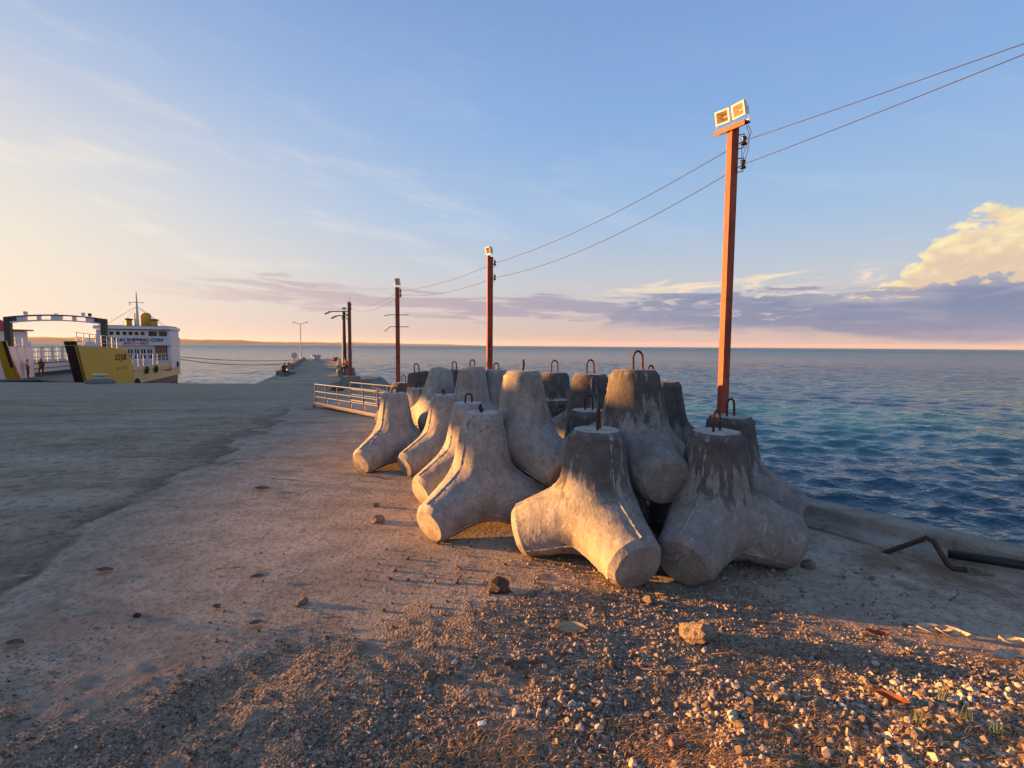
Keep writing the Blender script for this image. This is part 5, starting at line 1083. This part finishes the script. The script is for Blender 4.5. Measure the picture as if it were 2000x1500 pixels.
def sample_gravel(n, spread):
    out = []
    while sum(len(o) for o in out) < n:
        y = 1.6 + 5.4 * rngn.random(40000) ** 1.7; x = rngn.uniform(-1.25, 1.25, 40000) * (y + 0.4)
        g = gravel_mask(x, y); cl = fbm(x * 2.4, y * 2.4, 91, 4)
        pr = (g * sst(cl, 0.25, 0.6) * 0.95 + 0.25 * sst(gravel_edge(x) + 0.5 - y, -0.2, 0.6) * sst(cl, 0.4, 0.65)) + spread * sst(cl, 0.52, 0.75) * sst(x + 1.7 - (y - 3.2) * 0.2, 0, 1.6) * sst(4.6 - y, 0, 1.0)
        pr = pr + 0.5 * spread * sst(fbm(x * 7, y * 7, 95, 3), 0.52, 0.66) * sst(x + 1.5, 0, 0.6) * sst(1.3 - x, 0, 0.5) * sst(4.5 - y, 0, 0.5) + 0.06 * edge_mask(x, y)
        pr = pr * (0.40 + 0.60 * sst(x + 1.2, -1.0, 1.2)) 
        k = (rngn.random(40000) < pr) & inland(x, y); out.append(np.stack([x[k], y[k]], 1))
    return np.vstack(out)[:n]
xy = sample_gravel(95000, 0.12); size = np.clip(rngn.lognormal(math.log(0.0040), 0.45, len(xy)), 0.002, 0.013)
pos = np.stack([xy[:, 0], xy[:, 1], ground_z(xy[:, 0], xy[:, 1]) + size * 0.10], 1)
tint = np.clip(rngn.beta(1.4, 1.6, len(xy)) + 0.10 * sst(xy[:, 0], -0.3, 1.2), 0, 1)
tag(link('gravel', scatter_mesh('gravel', pos, size, OCT_V, OCT_F, tint)), 'fine coral gravel strewn over the ground before the tetrapods', 'gravel', kind='stuff')
xy = sample_gravel(8500, 0.55); hp = lit_heap(xy[:, 0], xy[:, 1]); size = np.clip(rngn.lognormal(math.log(0.0068), 0.45, len(xy)) * (1 + 0.5 * hp) * (0.62 + 0.38 * sst(xy[:, 0], -1.0, 0.4)), 0.003, 0.022)
pos = np.stack([xy[:, 0], xy[:, 1], ground_z(xy[:, 0], xy[:, 1]) + size * 0.18], 1)
tag(link('coarse_gravel', scatter_mesh('coarse_gravel', pos, size, ICO_V, ICO_F, np.clip(rngn.beta(2.4, 1.4, len(xy)) + 0.12 * hp, 0, 1), (0.55, 1.0), 0.27, False)), 'coarse pale coral gravel mixed through the fine gravel', 'gravel', kind='stuff')
# single loose stones
STN = [rock_mesh('coral_stone_%s' % c, i + 43, M_ROCK, 2, 0.8, 0.36) for i, c in enumerate('abcdef')]
def stones(n, fx, label, smin, smax, group='loose coral stones', seed=1):
    rg = np.random.default_rng(seed); k = 0; tries = 0
    while k < n and tries < 20000:
        tries += 1; x, y = fx(rg)
        if not inland(x, y): continue
        s = smin + (smax - smin) * rg.random() ** 2.8; o = link('coral_stone', STN[int(rg.integers(len(STN)))])
        o.location = (x, y, float(ground_z(np.array(x), np.array(y))) + s * 0.4); o.scale = (s, s * (0.75 + 0.4 * rg.random()), s * (0.7 + 0.4 * rg.random())); o.rotation_euler = tuple(rg.random(3) * 6.28 * np.array([0.1, 0.1, 1])); tag(o, label, 'stone', group); k += 1
def zone(px0, px1, py0, py1, pw=1.0):
    def f(rg):
        g = G(px0 + (px1 - px0) * rg.random(), py0 + (py1 - py0) * rg.random() ** pw); return g.x, g.y
    return f
stones(34, zone(400, 800, 1080, 1260), 'small pale stone lying loose on the bare slab before the tetrapod row', 0.007, 0.016, seed=1)
stones(60, zone(740, 1330, 1060, 1230), 'pale coral stone lying among the gravel at the feet of the front tetrapods', 0.010, 0.026, seed=2)
stones(95, zone(1150, 2000, 1270, 1500), 'pale coral stone in the sunlit rubble of the near right corner', 0.009, 0.026, seed=3)
stones(40, zone(560, 1150, 1240, 1500), 'pale coral stone in the dark gravel at the bottom middle', 0.008, 0.020, seed=4)
stones(22, zone(1380, 1760, 1090, 1200), 'small stone on the shaded ground between the front tetrapods and the sea wall', 0.008, 0.020, seed=5)
rock(1365, 1252, 74, 'large pale coral rock alone on the dark gravel right of centre', rock_mesh('coral_rock_large', 88, M_ROCK, 3, 0.75, 0.30), 0.3, 0.8)
rock(735, 1020, 25, 'angular pinkish stone on the slab, nearer of two left of the tetrapods', RK[0], 0.7)
rock(735, 990, 15, 'small pinkish stone on the slab, farther of two left of the tetrapods', RK[3], 0.2, 1.1)
rock(590, 1177, 21, 'rounded ochre stone alone on the slab at the gravel edge', RK[2], 0.5)
rock(975, 1157, 46, 'dark brown clod beside a pale stone below the front tetrapods', RKD[1], 0.5, 0.8)
rock(957, 1160, 16, 'pale stone touching the dark brown clod', RK[4], 1.1)
rock(1268, 1182, 28, 'sunlit angular stone just below the front tetrapod foot', RK[3], 0.9)
rock(1288, 1160, 26, 'flat brownish stone tucked against the front tetrapod foot', RK[1], 2.0, 0.7)
rock(1437, 1196, 13, 'small bright orange lit stone on the shaded ground', RK[0], 0.1)
rock(1575, 1105, 26, 'pale crumbly stone below the stained tetrapod foot by the sea wall', RK[2], 0.2, 0.9)
rock(268, 1203, 15, 'dark little lump on the slab in the lower left', RKD[0], 0.6, 1.2)
rock(838, 1330, 24, 'pale stone standing out of the dark gravel bottom centre', RK[4], 0.6)
rock(1308, 1322, 22, 'ochre stone beside the curved twig', RK[2], 1.2)
g = G(1318, 1474); o = MB().bbox(-0.026, 0.026, -0.016, 0.016, -0.01, 0.026, 0.004).build('brick_fragment', paint('brick_red', (0.30, 0.15, 0.11), 0.9, 0.3, streak=False)); o.location = (g.x, g.y, float(ground_z(np.array(g.x), np.array(g.y))) + 0.012); o.rotation_euler = (0.2, 0.1, 0.2); tag(o, 'small reddish brick fragment in the dry grass at the bottom', 'brick')
g = G(940, 1428); o = link('shell', rock_mesh('shell', 61, paint('shell_white', (0.75, 0.74, 0.72), 0.5, 0.1, streak=False), 2, 0.45, 0.3)); o.location = (g.x, g.y, float(ground_z(np.array(g.x), np.array(g.y))) + 0.014); o.scale = (0.022, 0.016, 0.016); tag(o, 'bright white broken shell in the gravel at the bottom', 'shell')
# leaves
def leaf_mesh(name, l, w, curl, seed, mat):
    rg = random.Random(seed); nu, nv = 9, 5; vs_ = []; fs = []
    for i in range(nu):
        t = i / (nu - 1); ww = w * (math.sin(math.pi * min(1, t * 0.96 + 0.03)) ** 0.75) * (1 - 0.25 * t)
        for j in range(nv):
            s = j / (nv - 1) * 2 - 1; vs_.append(((t - 0.5) * l, s * ww / 2 * (1 + 0.1 * rg.uniform(-1, 1)), curl * (s * s * 0.5 + 0.8 * (t - 0.4) ** 2) * w + 0.02 * l * math.sin(t * 7 + s * 2 + seed)))
    for i in range(nu - 1):
        for j in range(nv - 1): fs.append((i * nv + j, i * nv + j + 1, (i + 1) * nv + j + 1, (i + 1) * nv + j))
    mb = MB(); mb.add(vs_, fs); mb.tube([(-l / 2, 0, curl * 0.13 * w), (-l * 0.68, 0.02 * l, 0.0)], l * 0.012, 5); return mb.mesh(name, mat, True)
def leaf_mat(name, a, b):
    m, T = new_mat(name); oc = T.n('ShaderNodeTexCoord').outputs['Object']; n_ = T.noise(oc, 40, 4, 0.6); return finish(m, T, T.mix(T.sstep(n_, 0.35, 0.7), a, b), 0.75, n_, 0.3, 0.003)
LT = leaf_mat('dry_leaf_tan', (0.42, 0.33, 0.20), (0.26, 0.18, 0.10)); LP = leaf_mat('dry_leaf_pale', (0.55, 0.47, 0.37), (0.36, 0.28, 0.20)); LR = leaf_mat('dry_leaf_red', (0.30, 0.10, 0.04), (0.18, 0.06, 0.03)); LD = leaf_mat('dry_leaf_dark', (0.16, 0.10, 0.065), (0.08, 0.05, 0.035))
def leaf(px, py, wpx, label, mat, rz, curl=0.5, seed=1, asp=0.45, rx=0.0):
    g = G(px, py); l = wpx / 1000 * g.y; o = link('dry_leaf', leaf_mesh('dry_leaf', l, l * asp, curl, seed, mat)); o.location = (g.x, g.y, float(ground_z(np.array(g.x), np.array(g.y))) + 0.02); o.rotation_euler = (rx, 0.05, rz); tag(o, label, 'leaf'); return o
leaf(1117, 1241, 62, 'flat tan leaf lying on the gravel below the front tetrapods', LT, -0.15, 0.3, 1, 0.6, 0.25)
leaf(1822, 1238, 62, 'pale dry leaf at the top edge of the sunlit rubble, left of a pair', LP, -0.3, 0.6, 2, 0.45, 0.3)
leaf(1858, 1245, 56, 'pale dry leaf at the top edge of the sunlit rubble, right of a pair', LP, -0.5, 0.7, 3, 0.5, 0.4)
leaf(1965, 1288, 80, 'long pale dry leaf near the picture edge above the rubble', LP, 0.25, 0.6, 4, 0.35, 0.2)
leaf(1978, 1264, 50, 'curled pale dry leaf at the very edge of the picture', LP, -0.5, 0.9, 5, 0.5, 0.3)
leaf(1712, 1246, 42, 'red brown curled leaf on the shaded ground above the rubble', LR, -0.25, 0.9, 6, 0.4, 0.2)
leaf(1738, 1398, 62, 'dark red leaf standing on edge in the sunlit rubble', LR, -0.7, 0.8, 7, 0.35, 0.5)
leaf(503, 1132, 26, 'dark crumpled leaf on the slab left of the gravel', LD, 0.3, 0.22, 8, 0.75)
leaf(512, 958, 30, 'dark leaf on the slab beside the row of tetrapods', LD, 0.1, 0.22, 9, 0.75)
leaf(205, 1118, 30, 'brown leaf on the slab near the dark strip', LD, 0.2, 0.22, 10, 0.75)
leaf(48, 1127, 26, 'pale scrap on the edge of the dark strip at the left', LP, 0.3, 0.5, 11, 0.4)
leaf(447, 1116, 44, 'long thin pale brown scrap on the slab', LT, 0.35, 0.3, 12, 0.2)
leaf(425, 1190, 24, 'small dark scrap on the slab above the gravel', LD, -0.4, 0.22, 13, 0.75)
leaf(500, 1222, 26, 'small brown scrap on the slab at the gravel edge', LD, 0.6, 0.22, 14, 0.75)
leaf(650, 1030, 24, 'small pale twig-like scrap left of the tetrapod foot', LP, -0.3, 0.4, 15, 0.2)
leaf(30, 1262, 34, 'dark scrap at the left edge of the slab', LD, 0.1, 0.22, 16, 0.75)
leaf(915, 1370, 40, 'pale stick-like leaf in the dark gravel at the bottom', LP, 0.3, 0.4, 17, 0.2)
leaf(1020, 1312, 70, 'long dark leaf strip half buried in the gravel', LD, 0.12, 0.4, 18, 0.25)
def twig(pts, label, r=0.003):
    q = []
    for (x, y) in pts: g = G(x, y); q.append(Vector((g.x, g.y, float(ground_z(np.array(g.x), np.array(g.y))) + 0.016)))
    c = q[0].copy(); o = MB().tube([p - c for p in q], r, 5).build('twig', leaf_mat('twig_bark', (0.36, 0.22, 0.11), (0.2, 0.11, 0.06)), None, True); o.location = c; tag(o, label, 'twig')
twig([(1236, 1306), (1255, 1320), (1290, 1327), (1340, 1330), (1400, 1326), (1470, 1320), (1520, 1316)], 'long thin curved twig on the gravel right of centre')
twig([(1390, 1290), (1440, 1284), (1500, 1282), (1570, 1284)], 'thin straight twig just beyond the curved one', 0.0026)
twig([(1605, 1265), (1607, 1282), (1604, 1296)], 'short upright straw on the shaded ground', 0.002)
# dry grass
def grass_strands(name, n, fx, hmin, hmax, mat, lay, seed, wd=0.0016):
    rg = np.random.default_rng(seed); V = []; Fc = []; k = 0
    while k < n:
        x, y = fx(rg)
        if not inland(x, y): continue
        if rg.random() > 0.15 + 1.1 * float(sst(fbm(np.array(x * 3.0), np.array(y * 3.0), 131, 3), 0.42, 0.62)): continue
        h = hmin + (hmax - hmin) * rg.random(); a = rg.random() * 6.28; c = rg.normal(0, 1.2); z0 = float(ground_z(np.array(x), np.array(y))) + 0.004
        p = np.array([x, y, z0]); b = len(V); ln = lay * (0.5 + rg.random()); nn = 5
        for i in range(nn):
            t = i / (nn - 1); aa = a + c * t; dirv_ = np.array([math.cos(aa), math.sin(aa), 0.0]); side = np.array([-math.sin(aa), math.cos(aa), 0]) * wd * (1 - 0.75 * t)
            V.append(p - side); V.append(p + side)
            p = p + dirv_ * h / nn * min(1.2, ln * (0.7 + t)) + np.array([0, 0, 1.0]) * h / nn * (0.75 - lay * t * 1.25)
            p[2] = max(p[2], z0 + 0.002)
        for i in range(nn - 1): Fc.append((b + 2 * i, b + 2 * i + 1, b + 2 * i + 3, b + 2 * i + 2))
        k += 1
    return npmesh(name, np.array(V), np.array(Fc), mat, True)
GD = leaf_mat('dry_grass_straw', (0.44, 0.28, 0.13), (0.24, 0.13, 0.06)); GG = leaf_mat('green_grass_blade', (0.10, 0.16, 0.03), (0.16, 0.17, 0.04))
def gfx(rg): return -0.7 + 3.2 * rg.random() ** 0.7, 1.80 + 0.44 * rg.random() ** 1.3
tag(link('dry_grass', grass_strands('dry_grass', 7000, gfx, 0.02, 0.09, GD, 1.15, 3, 0.0019)), 'curled brown dry grass and roots along the bottom right edge', 'grass', kind='stuff')
def gfx2(rg): return 1.2 + 1.7 * rg.random(), 2.25 + 0.6 * rg.random()
tag(link('dry_grass', grass_strands('dry_grass_upper', 1100, gfx2, 0.02, 0.06, GD, 1.2, 5, 0.0018)), 'thin dry grass among the sunlit rubble', 'grass', kind='stuff')
for i, (px, py, n, lab) in enumerate(((1838, 1402, 14, 'green grass tuft in the sunlit rubble'), (1795, 1462, 16, 'green grass tuft in the dry grass, left of two at the bottom'), (1880, 1452, 12, 'small green grass tuft between two others near the corner'), (1945, 1478, 18, 'green grass tuft nearest the bottom right corner'))):
    g = G(px, py); rg0 = g
    def f(rg, g=g): return g.x + rg.normal(0, 0.022), g.y + rg.normal(0, 0.014)
    old = fbm
    me = None
    rgx = np.random.default_rng(100 + i); V = []; Fc = []
    z0 = float(ground_z(np.array(g.x), np.array(g.y)))
    for k in range(n):
        a = rgx.random() * 6.28; h = 0.05 + 0.07 * rgx.random(); p = np.array([rgx.normal(0, 0.012), rgx.normal(0, 0.012), 0.0]); b = len(V); lean = 0.2 + 0.6 * rgx.random()
        for j in range(5):
            t = j / 4; side = np.array([-math.sin(a), math.cos(a), 0]) * 0.0024 * (1 - 0.85 * t); V += [p - side, p + side]; p = p + np.array([math.cos(a) * lean * t, math.sin(a) * lean * t, 1.0]) * h / 5
        for j in range(4): Fc.append((b + 2 * j, b + 2 * j + 1, b + 2 * j + 3, b + 2 * j + 2))
    o = link('grass_tuft', npmesh('grass_tuft', np.array(V), np.array(Fc), GG)); o.location = (g.x, g.y, z0); tag(o, lab, 'grass tuft')

# ------------------------------------------------------------------ sea haze
def build_haze():
    m = bpy.data.materials.new('sea_haze'); m.use_nodes = True; T = NT(m.node_tree); m.node_tree.nodes.clear()
    v = T.n('ShaderNodeVolumePrincipled', {'Color': (0.88, 0.90, 0.96, 1), 'Density': 1.7e-5, 'Anisotropy': 0.2}); T.n('ShaderNodeOutputMaterial', {'Volume': v.outputs[0]})
    h = 36000.0
    tag(MB().box(-h, h, -h, h, WATER_Z - 18, 240.0).build('haze', m), kind='stuff')
build_haze()

# coral rubble heap in the near right corner
n_ = 34000; xy = np.stack([rngn.uniform(-0.2, 3.0, n_), rngn.uniform(1.75, 3.0, n_)], 1)
k = (lit_heap(xy[:, 0], xy[:, 1]) * (0.35 + 0.65 * sst(fbm(xy[:, 0] * 4, xy[:, 1] * 4, 141, 3), 0.35, 0.6)) > rngn.random(n_)) & inland(xy[:, 0], xy[:, 1]) & (np.abs(xy[:, 0]) < xy[:, 1] * 1.12 + 0.1); xy = xy[k]
size = np.clip(rngn.lognormal(math.log(0.0068), 0.55, len(xy)), 0.003, 0.023); pos = np.stack([xy[:, 0], xy[:, 1], ground_z(xy[:, 0], xy[:, 1]) + size * 0.45], 1)
tag(link('coral_rubble', scatter_mesh('coral_rubble', pos, size, ICO_V, ICO_F, np.clip(rngn.beta(2.9, 1.0, len(xy)), 0, 1), (0.6, 1.1), 0.22, False)), 'pale broken coral rubble heaped in the sunlit near right corner', 'rubble', kind='stuff')
